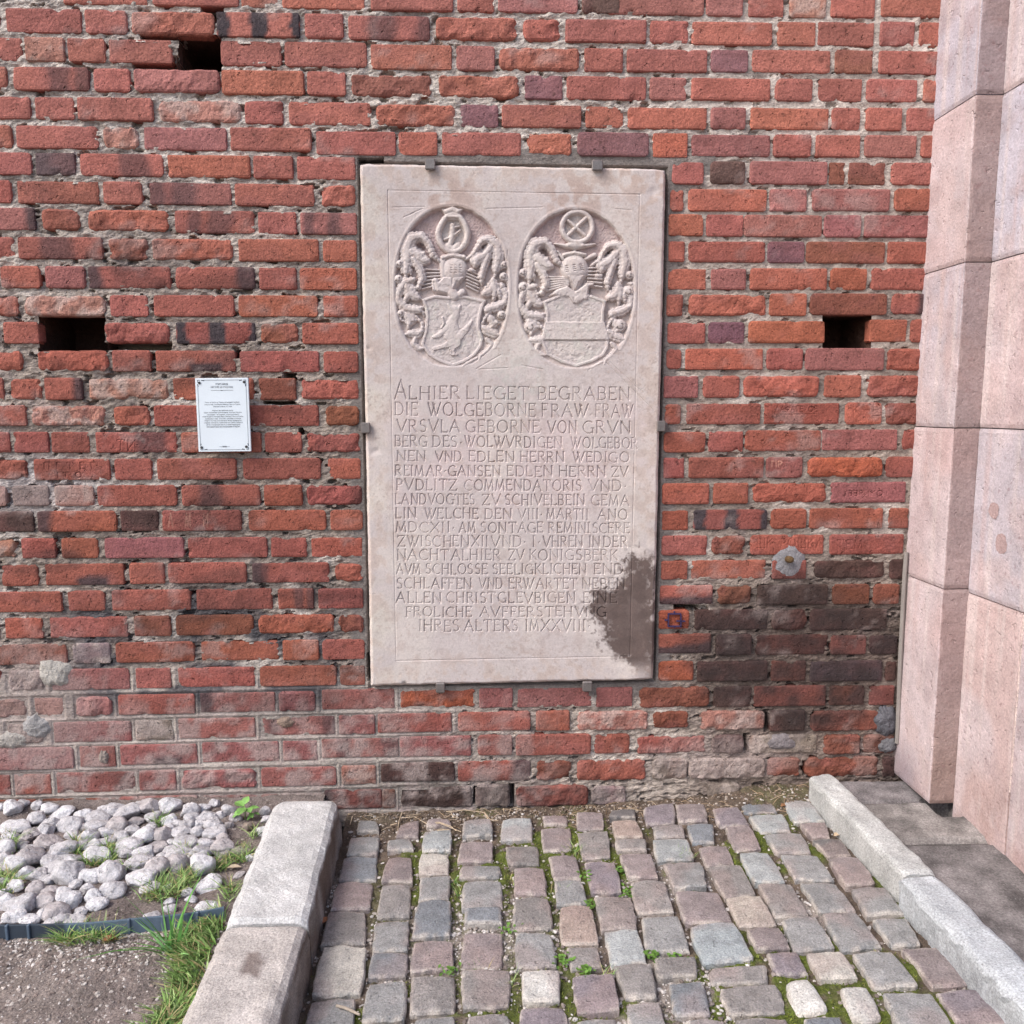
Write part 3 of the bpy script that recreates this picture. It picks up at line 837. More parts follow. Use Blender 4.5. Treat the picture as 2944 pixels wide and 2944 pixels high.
def poly_sd(px, py, pts):
    """negative inside"""
    d = np.full(px.shape, 1e9); ins = np.zeros(px.shape, bool)
    n = len(pts)
    for k in range(n):
        a, b = pts[k], pts[(k+1) % n]
        d = np.minimum(d, seg_d(px, py, a, b)[0])
        if a[1] != b[1]:
            c = ((a[1] > py) != (b[1] > py)) & (px < (b[0]-a[0])*(py-a[1])/(b[1]-a[1])+a[0])
            ins ^= c
    return np.where(ins, -d, d)


KS = 400/1486.0
MM = KS*1.29                        # millimetres per tile pixel


class Coat:
    def __init__(s, ox, oy): s.ox, s.oy = ox, oy

    def nat(s, x, y): return s.ox+x*KS, s.oy+y*KS

    def local(s, x0, y0, x1, y1):
        a, b = s.nat(x0, y0); c, d = s.nat(x1, y1)
        w = win(a, b, c, d)
        return w, (SX[w]-s.ox)/KS, (SY[w]-s.oy)/KS

    def put(s, w, h, m, fid):
        """raise the relief to h where m and h is above what is there"""
        up = m & (h > HT[w])
        H = HT[w]; H[up] = h[up]; HT[w] = H
        I = ID[w]; I[up] = fid; ID[w] = I

    def field(s, cx, cy, rx, top, bot, fid):
        w, x, y = s.local(cx-rx-60, top-60, cx+rx+60, bot+60)
        ry = np.where(y < cy, cy-top, bot-cy)
        p = np.where(y < cy, 2.1, 2.3)
        e = (np.abs((x-cx)/rx)**p+np.abs((y-cy)/ry)**p)**(1/p)
        dep = 20*(1-0.70*sstep(cy+150, bot, y))
        wob = (fbm(x/60, y/60, 3, 3)-.5)*0.02
        m = 1-sstep(0.955, 1.0, e+wob)
        HT[w] = HT[w]-dep*m
        s.base = dep
        rim = np.exp(-((e-1.025)/0.018)**2)*1.2
        HT[w] = HT[w]+rim*(y < bot-200)
        HT[w] = HT[w]-m*(fbm(x/14, y/14, 9, 3)-.5)*4.5*(1-sstep(cy-300, cy-50, y))
        I = ID[w]; I[m > 0.5] = fid; ID[w] = I

    def stroke(s, pts, fid, base=-17, gain=1.1, top=3.0, ridge=0.0, wide=1.0, lobe=0.0):
        cum = 0.0
        for k_, (a, b) in enumerate(zip(pts[:-1], pts[1:])):
            if k_: cum += math.hypot(pts[k_][0]-pts[k_-1][0], pts[k_][1]-pts[k_-1][1])
            r = max(a[2], b[2])*wide*1.4
            w, x, y = s.local(min(a[0], b[0])-r, min(a[1], b[1])-r, max(a[0], b[0])+r, max(a[1], b[1])+r)
            d, t = seg_d(x, y, a[:2], b[:2])
            rr = (a[2]+(b[2]-a[2])*t)*wide
            if lobe: rr = rr*(1+lobe*(np.abs(np.sin(math.pi*(cum+t*math.hypot(b[0]-a[0], b[1]-a[1]))/46.0))-.5))
            q = np.clip(d/rr, 0, 1)
            b0 = base+9*sstep(1250, 1750, y)
            h = b0+np.minimum(rr*MM*gain+5, top-b0)*np.sqrt(np.maximum(1-q**2.4, 0))
            if ridge: h = h-ridge*np.exp(-((q-0.50)/0.13)**2)*sstep(18, 34, rr)
            s.put(w, h, d < rr, fid)

    def ball(s, x0, y0, r, fid, top=5.0):
        r = r*1.12
        s.stroke([(x0, y0, r), (x0+1, y0, r)], fid, top=top, gain=1.0)
        w, x, y = s.local(x0-r, y0-r, x0+r, y0+r)       # the curl of the volute: an incised hook
        a = np.arctan2(y-y0, x-x0); d = np.hypot(x-x0, y-y0)
        g = np.abs(d-r*(0.42+0.12*np.sin(a)))
        H = HT[w]; H -= 8.0*np.clip(1-g/9, 0, 1)*(np.cos(a-0.9) > -0.35)*(d < r); HT[w] = H

    def plate(s, pts, fid, h, edge=14, rim=0, rimh=0, rough=0.0, conv=0.0):
        xs, ys = [p[0] for p in pts], [p[1] for p in pts]
        w, x, y = s.local(min(xs), min(ys), max(xs), max(ys))
        d = -poly_sd(x, y, pts)
        z = -14+(h+14)*sstep(0, edge, d)
        if rim: z = np.where(d > rim, z-rimh*sstep(rim, rim+10, d)+rough*(fbm(x/22, y/22, 17, 4)-.5)*(d > rim), z)
        if conv: z = z+conv*np.sqrt(np.clip(d/130, 0, 1))
        s.put(w, z, d > 0, fid)

    def cut(s, a, b, r, dep):
        w, x, y = s.local(min(a[0], b[0])-r, min(a[1], b[1])-r, max(a[0], b[0])+r, max(a[1], b[1])+r)
        d, _ = seg_d(x, y, a, b)
        HT[w] = HT[w]-dep*np.clip(1-d/r, 0, 1)


FIELD1, SHIELD1, HELM1, CREST1, MANT1 = 1, 2, 3, 4, 5
FIELD2, SHIELD2, HELM2, CREST2, MANT2 = 6, 7, 8, 9, 10
LEFT_LEAF = [[(620, 715, 14), (540, 640, 32), (490, 520, 38), (410, 435, 46), (300, 460, 66), (255, 570, 72), (262, 690, 66), (250, 800, 44), (245, 885, 12)],
             [(300, 600, 60), (380, 650, 80), (440, 700, 45)], [(440, 690, 50), (480, 700, 32)],
             [(320, 680, 40), (400, 790, 42), (425, 890, 38), (380, 985, 26), (325, 1000, 18), (310, 940, 13)],
             [(290, 790, 26), (300, 850, 12)], [(215, 780, 26), (200, 830, 12)]]
LEFT_LOW = [[(330, 900, 30), (230, 930, 44), (165, 1040, 40), (160, 1130, 42), (250, 1215, 46), (360, 1225, 46), (430, 1200, 14)],
            [(250, 960, 40), (290, 1040, 72), (360, 1090, 40), (410, 1110, 16)], [(300, 1010, 60), (250, 1110, 26), (225, 1140, 12)],
            [(380, 1230, 30), (430, 1250, 18), (440, 1290, 12)], [(250, 1270, 34), (290, 1330, 52), (275, 1420, 14)],
            [(300, 1330, 40), (350, 1340, 22)], [(260, 1250, 16), (360, 1300, 16), (420, 1370, 18), (425, 1450, 20), (370, 1480, 42), (300, 1480, 40), (240, 1490, 12)],
            [(180, 1300, 14), (200, 1340, 14), (240, 1350, 10)], [(350, 1530, 22), (330, 1590, 26), (380, 1640, 28), (430, 1640, 14)]]
RIGHT_LEAF = [[(880, 690, 14), (960, 640, 26), (1010, 560, 28), (1060, 480, 36), (1150, 470, 48), (1225, 540, 64), (1240, 650, 60), (1215, 770, 44), (1200, 865, 14)],
              [(1150, 560, 50), (1080, 640, 60), (1000, 690, 60), (990, 750, 26)], [(1130, 640, 40), (1085, 760, 36), (1055, 870, 34), (1060, 950, 16)],
              [(1260, 700, 26), (1270, 790, 12)], [(940, 800, 26), (990, 810, 12)]]
RIGHT_LOW = [[(1180, 890, 22), (1190, 980, 66), (1120, 1040, 54), (1090, 1050, 30)], [(1200, 1000, 60), (1190, 1090, 24), (1185, 1140, 10)], [(1240, 1020, 40), (1260, 1100, 18)],
             [(1270, 950, 24), (1320, 1050, 34), (1310, 1140, 36), (1220, 1195, 48), (1120, 1220, 46), (1090, 1260, 12)],
             [(1130, 1270, 22), (1090, 1320, 16), (1060, 1390, 14)], [(1150, 1310, 40), (1185, 1380, 40), (1160, 1420, 14)], [(1200, 1360, 34), (1250, 1370, 12)],
             [(1060, 1400, 18), (1120, 1450, 48), (1190, 1480, 44), (1245, 1500, 12)], [(1110, 1540, 22), (1165, 1600, 24), (1120, 1660, 26), (1050, 1715, 24), (1030, 1765, 10)],
             [(1010, 1740, 14), (900, 1800, 16), (830, 1850, 6)], [(1300, 900, 20), (1345, 905, 22), (1340, 960, 14)]]

A_ = Coat(1100, 560)
A_.field(738, 950, 612, 118, 1845, FIELD1)
for L_ in LEFT_LEAF+RIGHT_LEAF: A_.stroke(L_, MANT1, ridge=2.6, wide=1.16, lobe=0.26)
for L_ in LEFT_LOW+RIGHT_LOW: A_.stroke(L_, MANT1, top=1.0, ridge=2.2, wide=1.18, lobe=0.34)
for i in range(6):      # feather strokes behind the helmet
    A_.stroke([(460-8*i, 790+42*i, 12), (640, 800+30*i, 13)], MANT1, top=-3)
    A_.stroke([(900, 800+34*i, 13), (1030-10*(i % 2), 850+36*i, 12)], MANT1, top=-3)
for x, y, r in ((180, 735, 44), (165, 898, 46), (195, 1265, 40), (1300, 742, 42), (1292, 870, 44), (1272, 1280, 46)): A_.ball(x, y, r, MANT1)
A_.cut((400, 520), (420, 570), 52, 17); A_.cut((1090, 545), (1060, 590), 44, 16)
A_.plate([(405, 1108), (560, 1062), (690, 1075), (890, 1068), (1112, 1120), (1082, 1200), (1050, 1330), (1050, 1430), (1085, 1530), (1070, 1620), (1000, 1720), (880, 1800),
          (745, 1848), (590, 1790), (480, 1720), (400, 1600), (440, 1450), (455, 1300), (440, 1200)], SHIELD1, -1.0, rim=34, rimh=4.0, rough=3.0)
for P_ in ([(735, 1215, 30), (775, 1235, 58), (790, 1300, 34)], [(700, 1170, 14), (720, 1200, 22)], [(830, 1180, 12), (815, 1210, 22)], [(775, 1290, 40), (740, 1380, 62), (740, 1480, 92), (770, 1570, 66), (740, 1640, 30)],
           [(720, 1590, 34), (640, 1620, 18), (545, 1645, 16)], [(745, 1650, 24), (745, 1690, 26), (790, 1705, 12)], [(690, 1420, 34), (600, 1500, 26), (540, 1520, 12)], [(820, 1500, 46), (890, 1440, 30), (950, 1350, 14)], [(640, 1310, 12), (655, 1370, 12), (630, 1420, 10)]):
    A_.stroke(P_, SHIELD1, base=-7, gain=0.28, top=-0.5)
A_.stroke([(770, 790, 138), (770, 800, 138)], HELM1, top=4, gain=0.5)
A_.plate([(640, 860), (905, 860), (800, 980), (770, 1040), (720, 1080), (600, 1050), (560, 1050), (510, 950), (530, 900), (600, 910)], HELM1, 1.0, edge=30)
A_.stroke([(640, 700, 40), (650, 860, 40)], HELM1, top=1, gain=.6); A_.stroke([(560, 920, 40), (570, 1000, 42)], HELM1, top=2)
A_.stroke([(740, 1040, 60), (770, 1080, 62)], HELM1, top=4); A_.stroke([(850, 1040, 44), (830, 1060, 44)], HELM1, top=4)
A_.cut((545, 940), (570, 1030), 26, 7); A_.cut((770, 1000), (800, 930), 22, 6); A_.cut((745, 890), (745, 950), 8, 4)
for i in range(4):
    for j in range(3): A_.cut((725+48*j, 752+26*i), (745+48*j, 756+26*i), 6, 3.5)
A_.stroke([(640, 668, 30), (750, 640, 32), (868, 662, 30)], CREST1, top=4)
A_.cut((645, 655), (750, 628), 5, 3); A_.cut((750, 628), (868, 648), 5, 3); A_.cut((645, 690), (750, 664), 5, 3); A_.cut((750, 664), (868, 684), 5, 3)
ring = [(750+158*math.cos(t)*(1-0.25*(math.sin(t) < 0)*abs(math.sin(t))), 400+205*math.sin(t), 34) for t in np.linspace(0, 2*math.pi, 25)]
A_.stroke(ring, CREST1, top=-1)
A_.stroke([(630, 150, 12), (680, 175, 36), (745, 150, 40), (800, 175, 36), (850, 148, 12)], CREST1, top=1)
A_.stroke([(690, 230, 34), (800, 230, 34)], CREST1, top=0); A_.cut((690, 250), (800, 250), 12, 7)
for P_ in ([(745, 320, 30), (745, 420, 34), (720, 520, 30)], [(660, 470, 14), (745, 440, 18), (830, 370, 12)], [(780, 340, 16), (820, 330, 10)], [(700, 540, 40), (745, 580, 40), (800, 540, 40)]):
    A_.stroke(P_, CREST1, top=-4)

B_ = Coat(1460, 560)
B_.field(728, 980, 625, 150, 1862, FIELD2)
sh = lambda Ls, dx, dy: [[(x+dx, y+dy, r) for x, y, r in L] for L in Ls]
for L_ in sh(LEFT_LEAF, -15, 60)+sh(RIGHT_LEAF, 15, 60): B_.stroke(L_, MANT2, ridge=2.6, wide=1.16, lobe=0.26)
for L_ in sh(LEFT_LOW, -30, 70)+sh(RIGHT_LOW, 0, 45): B_.stroke(L_, MANT2, top=1.0, ridge=2.2, wide=1.18, lobe=0.34)
for i in range(6):
    B_.stroke([(420, 870+30*i, 13), (650, 880+16*i, 14)], MANT2, top=-3)
    B_.stroke([(860, 780+36*i, 14), (1010, 770+42*i, 13)], MANT2, top=-3)
for x, y, r in ((165, 830, 46), (165, 985, 58), (240, 1410, 66), (1300, 855, 46), (1290, 1030, 60), (1200, 1395, 66)): B_.ball(x, y, r, MANT2)
B_.cut((390, 575), (410, 630), 52, 17); B_.cut((1085, 600), (1050, 640), 44, 16)
B_.plate([(365, 1135), (560, 1050), (870, 1050), (1065, 1125), (1040, 1250), (1035, 1400), (1090, 1530), (1085, 1640), (1030, 1730), (900, 1800), (730, 1850), (560, 1800),
          (410, 1720), (340, 1560), (400, 1400), (400, 1260)], SHIELD2, -1.0, rim=34, rimh=3.5, rough=2.4)
B_.plate([(395, 1352), (1040, 1352), (1088, 1552), (352, 1552)], SHIELD2, 0.0, edge=8)
B_.cut((385, 1556), (1070, 1560), 7, 5)
B_.stroke([(712, 780, 152), (718, 790, 150)], HELM2, top=5, gain=0.5)
B_.plate([(580, 830), (860, 830), (800, 940), (750, 1030), (700, 1020), (650, 930)], HELM2, 2.0, edge=40)
B_.plate([(430, 1080), (520, 1000), (640, 960), (720, 1020), (840, 930), (930, 930), (935, 980), (880, 990), (865, 1090), (760, 1180), (690, 1170), (640, 1100)], HELM2, 1.5, edge=26)
B_.stroke([(740, 1110, 62), (745, 1115, 62)], HELM2, top=4); B_.stroke([(830, 1090, 40), (832, 1092, 40)], HELM2, top=4)
B_.cut((680, 930), (700, 1010), 10, 5); B_.cut((760, 930), (730, 1010), 10, 5); B_.cut((880, 990), (880, 1070), 18, 8)
for i in range(4):
    for j, (x0, sk) in enumerate(((615, 4), (690, 6), (765, 4))): B_.cut((x0+sk*i, 762+20*i-8*j), (x0+30+sk*i, 758+20*i-8*j), 7, 5)
B_.stroke([(605, 640, 26), (715, 615, 28), (828, 640, 26)], CREST2, top=4)
B_.cut((605, 622), (715, 600), 5, 3); B_.cut((715, 600), (828, 622), 5, 3); B_.cut((605, 650), (715, 628), 5, 3); B_.cut((715, 628), (828, 650), 5, 3)
B_.stroke([(745+163*math.cos(t), 338+165*math.sin(t), 30) for t in np.linspace(0, 2*math.pi, 29)], CREST2, top=0)
B_.stroke([(650, 270, 22), (830, 430, 22)], CREST2, top=-3); B_.stroke([(850, 230, 24), (640, 430, 22)], CREST2, top=-2)
B_.stroke([(510, 515, 12), (620, 540, 24), (720, 530, 60), (820, 540, 26), (940, 520, 12)], CREST2, top=0)
B_.stroke([(540, 600, 16), (590, 680, 20)], CREST2, top=-1); B_.stroke([(840, 680, 22), (930, 640, 30)], CREST2, top=0)

for c_, cx, cy, r0, f0, f1 in ((A_, 750, 400, 190, FIELD1, CREST1), (B_, 745, 338, 160, FIELD2, CREST2)):      # the ground inside a crest belongs to it
    m_ = (np.hypot((SX-c_.ox)/KS-cx, (SY-c_.oy)/KS-cy) < r0) & (ID == f0)
    ID[m_] = f1

def blur3(a):
    b = np.pad(a, 1, mode='edge')
    b = (b[:-2]+2*b[1:-1]+b[2:])/4
    return (b[:, :-2]+2*b[:, 1:-1]+b[:, 2:])/4


_cm = sstep(0, 12, np.minimum(np.minimum(SX-1115, 1840-SX), np.minimum(SY-580, 1075-SY)))
HT = HT*(1-_cm)+_cm*(0.45*blur3(HT)+0.55*HT)
HT += _cm*(ID > 0)*((fbm(SX/11, SY/11, 61, 4)-.5)*2.4-1.2*sstep(.6, .75, fbm(SX/18, SY/18, 62, 3)))

# border line cut round the slab, spandrel scratches
for a, b in (((1115, 547), (1840, 559)), ((1840, 559), (1812, 1887)), ((1812, 1887), (1139, 1900)), ((1139, 1900), (1115, 547))):
    w = win(min(a[0], b[0])-6, min(a[1], b[1])-6, max(a[0], b[0])+6, max(a[1], b[1])+6)
    d, t = seg_d(SX[w], SY[w], a, b)
    HT[w] = HT[w]-2.2*np.clip(1-d/2.4, 0, 1)*(0.35+0.8*noise2(t*23, t*0, 4))
for a, b in (((1700, 1000), (1880, 1180)), ((1730, 1020), (1850, 1130)), ((1455, 790), (1460, 720)), ((1500, 1050), (1560, 1062)), ((1370, 1060), (1440, 1020)), ((1380, 1062), (1460, 1058)),
             ((1130, 596), (1220, 594)), ((1180, 615), (1215, 600)), ((1160, 625), (1190, 612)), ((1400, 600), (1560, 596)), ((1770, 600), (1815, 604))):
    w = win(min(a[0], b[0])-4, min(a[1], b[1])-4, max(a[0], b[0])+4, max(a[1], b[1])+4)
    d, _ = seg_d(SX[w], SY[w], a, b)
    HT[w] = HT[w]-1.6*np.clip(1-d/2.6, 0, 1)*(ID[w] == 0)


def cut_word(word, x0, x1, yt0, yb0, slope, fid, capx=1.0):
    """x0..x1 photo px, top/base at x0, slope in px per px"""
    adv = [FONT[c][0] for c in word]; gap = 0.22
    tot = sum(adv)+gap*(len(word)-1)
    sx = (x1-x0)/tot
    cx = x0
    for k, (c, a) in enumerate(zip(word, adv)):
        g = capx if k == 0 else 1.0
        jit = RNG.normal(0, 0.6, 2)
        wear = 0.66+0.42*RNG.random()
        for st_ in FONT[c][1]:
            P = []
            for (fx, fy) in st_:
                x = cx+fx*sx+jit[0]
                yb = yb0+slope*(x-x0); yt = yt0+slope*(x-x0)
                y = yb-(yb-yt)*fy*g+jit[1]
                P.append((x, y))
            for p, q in zip(P[:-1], P[1:]):
                hw = 2.6 if abs(q[0]-p[0]) < 0.75*abs(q[1]-p[1]) and q[0] >= p[0]-1 else 2.15
                w = win(min(p[0], q[0])-4, min(p[1], q[1])-4, max(p[0], q[0])+4, max(p[1], q[1])+4)
                d, t = seg_d(SX[w], SY[w], p, q)
                dep = 6.2*wear*np.clip(1-d/(hw*(0.8+0.25*wear)), 0, 1)*(0.55+0.9*fbm(SX[w]/16, SY[w]/16, 77, 2)).clip(0.6, 1.15)
                H = HT[w]; HT[w] = np.minimum(H, -dep*0.95)*(dep > 0)+H*(dep <= 0)
            if len(st_) == 2 and abs(P[0][0]-P[1][0]) < 3 and c != '.':     # serifs on the stems
                for p in P:
                    w = win(p[0]-6, p[1]-4, p[0]+6, p[1]+4)
                    d, _ = seg_d(SX[w], SY[w], (p[0]-3.2, p[1]), (p[0]+3.2, p[1]))
                    HT[w] = np.minimum(HT[w], -2.2*np.clip(1-d/1.5, 0, 1)) if (ID[w] <= 0).all() else HT[w]
        cx += (a+gap)*sx


TK = 910/1932.0
LINES = [
 (1060, 108, 186, 110, 190, 'ALHIER 245 640|LIEGET 685 1065|BEGRABEN 1120 1680'),
 (1060, 206, 284, 220, 298, 'DIE 245 385|WOLGEBORNE 450 1105|FRAW 1145 1425|FRAW 1470 1700'),
 (1060, 312, 386, 322, 396, 'VRSVLA 262 640|GEBORNE 680 1130|VON 1180 1355|GRVN 1395 1685'),
 (1060, 408, 474, 422, 488, 'BERG 245 440|DES. 475 655|WOLWVRDIGEN 675 1265|WOLGEBOR 1325 1725'),
 (1060, 502, 564, 510, 572, 'NEN 258 435|VND 495 655|EDLEN 697 975|HERRN 1012 1280|WEDIGO 1335 1675'),
 (1060, 590, 653, 598, 661, 'REIMAR. 248 560|GANSEN 570 890|EDLEN 930 1210|HERRN 1248 1535|ZV 1570 1670'),
 (1060, 675, 741, 683, 749, 'PVDLITZ 255 625|COMMENDATORIS 672 1385|VND. 1430 1660'),
 (1060, 764, 828, 772, 836, 'LANDVOGTES 248 735|ZV 780 890|SCHIVELBEIN 920 1405|GEMA 1445 1675'),
 (1060, 850, 913, 860, 922, 'LIN 250 375|WELCHE 430 755|DEN 795 960|VIII. 1000 1145|MARTII 1175 1425|ANO 1485 1665'),
 (1060, 936, 998, 942, 1004, 'MDCXII. 250 610|AM 640 735|SONTAGE 770 1150|REMINISCERE 1185 1675'),
 (1500, 85, 150, 92, 155, 'ZWISCHEN 265 700|XII 715 815|VND. 835 1045|I. 1085 1130|VHREN 1150 1395|IN 1430 1500|DER 1520 1665'),
 (1500, 170, 235, 174, 237, 'NACHT 258 575|ALHIER 590 890|ZV 940 1035|KONIGSBERK 1065 1605'),
 (1500, 258, 320, 260, 320, 'AVM 255 400|SCHLOSSE 435 810|SEELIGKLICHEN 845 1415|END 1460 1640'),
 (1500, 344, 408, 346, 410, 'SCHLAFFEN 258 715|VND 760 905|ERWARTET 940 1360|NEBEN 1390 1650'),
 (1500, 432, 496, 432, 496, 'ALLEN 255 530|CHRISTGLEVBIGEN 560 1345|EINE 1395 1600'),
 (1500, 520, 580, 520, 580, 'FROLICHE 315 715|AVFFERSTEHVNG 765 1535'),
 (1500, 600, 668, 604, 668, 'IHRES 390 640|ALTERS 670 1000|IM 1045 1125|XXVIII. 1140 1435'),
]
bands = []
for li, (oy, t0, b0, t1, b1, words) in enumerate(LINES):
    slope = (b1-b0)/1430.0
    for wd in words.split('|'):
        word, x0, x1 = wd.split()
        x0, x1 = float(x0), float(x1)
        dy = slope*(x0-245)
        cut_word(word, 1020+x0*TK, 1020+x1*TK, oy+(t0+dy)*TK, oy+(b0+dy)*TK, slope, 0, 1.5 if li == 0 and word == 'ALHIER' else 1.0)
    bands.append((oy+((t0+t1)/2-(50 if li == 0 else 11))*TK, oy+((b0+b1)/2+12)*TK))
for k in range(len(bands)):
    top = bands[k][0] if k == 0 else (bands[k-1][1]+bands[k][0])/2
    bot = bands[k][1] if k == len(bands)-1 else (bands[k][1]+bands[k+1][0])/2
    m = (SY >= top) & (SY < bot) & (SX > 1126) & (SX < 1838) & (ID == 0)
    ID[m] = 20+k

# worn edges, pits and hollows of the stone itself
inner = quad_in(SX, SY, SC_PX)
er = np.clip(1-inner/(7+5*fbm(SX/40, SY/40, 2, 3)), 0, 1)
HT -= 14*er**2+3*er*fbm(SX/9, SY/9, 5, 3)
HT -= 22*np.exp(-((SX-1920)**2+(SY-478)**2)/26**2)+16*np.exp(-((SX-1884)**2+(SY-1962)**2)/22**2)+8*np.exp(-((SX-1033)**2+(SY-466)**2)/12**2)
HT += (fbm(SX/70, SY/70, 11, 3)-.5)*1.6+(fbm(SX/7, SY/7, 13, 3)-.5)*0.7
for cx, cy, r, dp in ((1880, 552, 14, 4), (1163, 1967, 7, 8), (1073, 1300, 10, 3), (1085, 1295, 8, 3), (1780, 1905, 14, 2), (1060, 1002, 7, 3), (1055, 1690, 5, 5), (1340, 1577, 9, 3)):
    HT -= dp*np.exp(-((SX-cx)**2+(SY-cy)**2)/r**2)

# colour of the stone
n1, n2, n3 = fbm(SX/90, SY/90, 21, 4), fbm(SX/26, SY/26, 22, 4), fbm(SX/7, SY/7, 23, 3)
C = np.broadcast_to(srgb(195, 185, 183), SX.shape+(3,)).copy()


def tone(m, c, C):
    m = np.clip(m, 0, 1)[..., None]
    return C*(1-m)+m*c


C = tone(0.5*sstep(240, 60, np.abs(SY-1300))*sstep(0.35, .6, n1), srgb(206, 188, 187), C)
C = tone(0.6*sstep(.45, .7, fbm(SX/120, SY/160, 31, 3)), srgb(205, 196, 190), C)
C = tone(0.55*sstep(120, 20, inner)*sstep(.4, .65, n2), srgb(196, 178, 166), C)
C = tone(0.6*sstep(1680, 1860, SX)*sstep(700, 480, SY)*sstep(.35, .6, n2), srgb(176, 152, 140), C)
C = tone(0.5*sstep(90, 10, SX-1040-0.02*SY)*sstep(.35, .6, n1), srgb(206, 199, 188), C)
C = tone(0.45*sstep(130, 30, np.hypot(SX-1490, (SY-1100)*0.8))*sstep(.35, .6, n2), srgb(190, 194, 188), C)
fieldm = np.isin(ID, (FIELD1, FIELD2))
C = tone(0.75*fieldm*sstep(860, 700, SY)*(.45+.9*n2), srgb(166, 140, 140), C)
C = tone(0.45*fieldm*sstep(700, 860, SY), srgb(186, 168, 160), C)
for cx in (1290, 1650):
    C = tone(0.55*sstep(110, 40, np.hypot((SX-cx)/1.1, (SY-585)))*sstep(.4, .65, n2)*(ID == 0), srgb(166, 136, 122), C)
C = tone(0.40*sstep(.52, .70, n2), srgb(180, 165, 160), C)
C = tone(0.45*sstep(.62, .74, n3)*sstep(.4, .6, n1), srgb(170, 152, 144), C)
C = tone(0.35*sstep(.5, .7, n2)*np.isin(ID, (SHIELD1, SHIELD2)), srgb(202, 204, 198), C)
C = tone(0.35*sstep(.5, .66, fbm(SX/14, SY/14, 41, 4))*(ID >= 20)*sstep(1300, 1500, SX+120*(n1-.5))*sstep(1260, 1080, SY), srgb(166, 156, 152), C)
stain = [(1700, 1740), (1712, 1700), (1765, 1690), (1798, 1650), (1804, 1618), (1822, 1600), (1846, 1594), (1870, 1602), (1884, 1628), (1880, 1680), (1890, 1720), (1892, 1965), (1850, 1958), (1815, 1920), (1800, 1895), (1765, 1888), (1745, 1850), (1735, 1810), (1715, 1775)]
sd = poly_sd(SX, SY, stain)+34*(fbm(SX/20, SY/20, 51, 5)-.5)+16*(fbm(SX/6, SY/6, 58, 3)-.5)
m = sstep(16, -12, sd)
m = np.maximum(m, 0.8*sstep(0.50, 0.66, fbm(SX/10, SY/10, 52, 4))*sstep(60, 5, sd)*(SY < 1900)*(SX < 1840))
m = m*(1-0.4*sstep(.58, .68, fbm(SX/12, SY/12, 59, 4))*sstep(-60, 0, sd))*(0.92+0.15*fbm(SX/40, SY/40, 56, 4))
m = m*(1-sstep(16, 5, np.hypot(SX-1880, SY-1778)+8*(n2-.5))*0.8)
C = tone(0.97*np.clip(m*1.25, 0, 1)*(1-0.8*sstep(1890, 1955, SY)), srgb(98, 84, 80)*(0.75+0.5*n2)[..., None], C)
C = tone(0.6*(1-m)*sstep(70, 15, sd)*sstep(.35, .6, n2), srgb(216, 208, 204), C)


def loose_bits(fid_, to):
    """hollows of a coat's ground that are cut off from the rest go to the carving round them"""
    left = set(map(tuple, np.argwhere(ID == fid_)))
    comps = []
    while left:
        st_ = [left.pop()]; comp = list(st_)
        while st_:
            a, b = st_.pop()
            for q in ((a+1, b), (a-1, b), (a, b+1), (a, b-1)):
                if q in left: left.remove(q); st_.append(q); comp.append(q)
        comps.append(comp)
    comps.sort(key=len)
    for comp in comps[:-1]:
        for a, b in comp: ID[a, b] = to


loose_bits(FIELD1, MANT1); loose_bits(FIELD2, MANT2)
slab = thing('grave_slab', tuple((SC[2]+SC[3])/2+np.array([0, 0.03, 0])), 'tall pale pinkish stone grave slab with two carved coats of arms over a German inscription', 'grave slab')
SVERT = SP.copy(); SVERT[..., 1] -= HT/1000.0
wob_u = 0.0016*(fbm(VV_*60, UU*0, 71, 3)-.5)*2; wob_v = 0.0018*(fbm(UU*40, VV_*0, 72, 3)-.5)*2
SVERT[..., 0] += wob_u*(np.exp(-UU*60)-np.exp(-(1-UU)*60)); SVERT[..., 2] += wob_v*(np.exp(-VV_*90)-np.exp(-(1-VV_)*90))
FV = SVERT.reshape(-1, 3); FC = C.reshape(-1, 3)
FQ = grid_faces(NU, NV)[:, ::-1]
fid = ID.ravel()[FQ].max(1)


def slab_part(name, ids, parent, label=None, extra=None):
    q = FQ[np.isin(fid, ids)]
    u = np.unique(q); rm = np.zeros(len(FV), int); rm[u] = np.arange(len(u))
    V, c, F = FV[u], FC[u], rm[q]
    if extra is not None:
        F = [F, extra[1]+len(V)]; V = np.concatenate([V, extra[0]]); c = np.concatenate([c, extra[2]])
    o = build(name, V, F, M_SLAB, parent, c)
    if label: o['label'] = label
    return o


b_i = [i*NV for i in range(NU)]+[(NU-1)*NV+j for j in range(1, NV)]+[i*NV+NV-1 for i in range(NU-2, -1, -1)]+[j for j in range(NV-2, 0, -1)]
b_i = np.array(b_i); fr = FV[b_i]; bk = fr.copy(); bk[:, 1] = 0.06
k = np.arange(len(b_i)); k2 = (k+1) % len(b_i)
slab_part('slab_body', [0], slab, extra=(np.concatenate([fr, bk]), np.stack([k, k2, k2+len(k), k+len(k)], 1), np.concatenate([FC[b_i]]*2)))
for f0, lab in ((FIELD1, 'left coat of arms, its shield with a walking beast or bird'), (FIELD2, 'right coat of arms, its shield with one broad plain band')):
    fo = slab_part('coat_of_arms', [f0], slab, lab)
    for dn, nm in ((1, 'shield'), (2, 'helmet'), (3, 'crest'), (4, 'mantling')): slab_part(nm, [f0+dn], fo)
for kk in range(len(bands)): slab_part('text_line', [20+kk], slab)

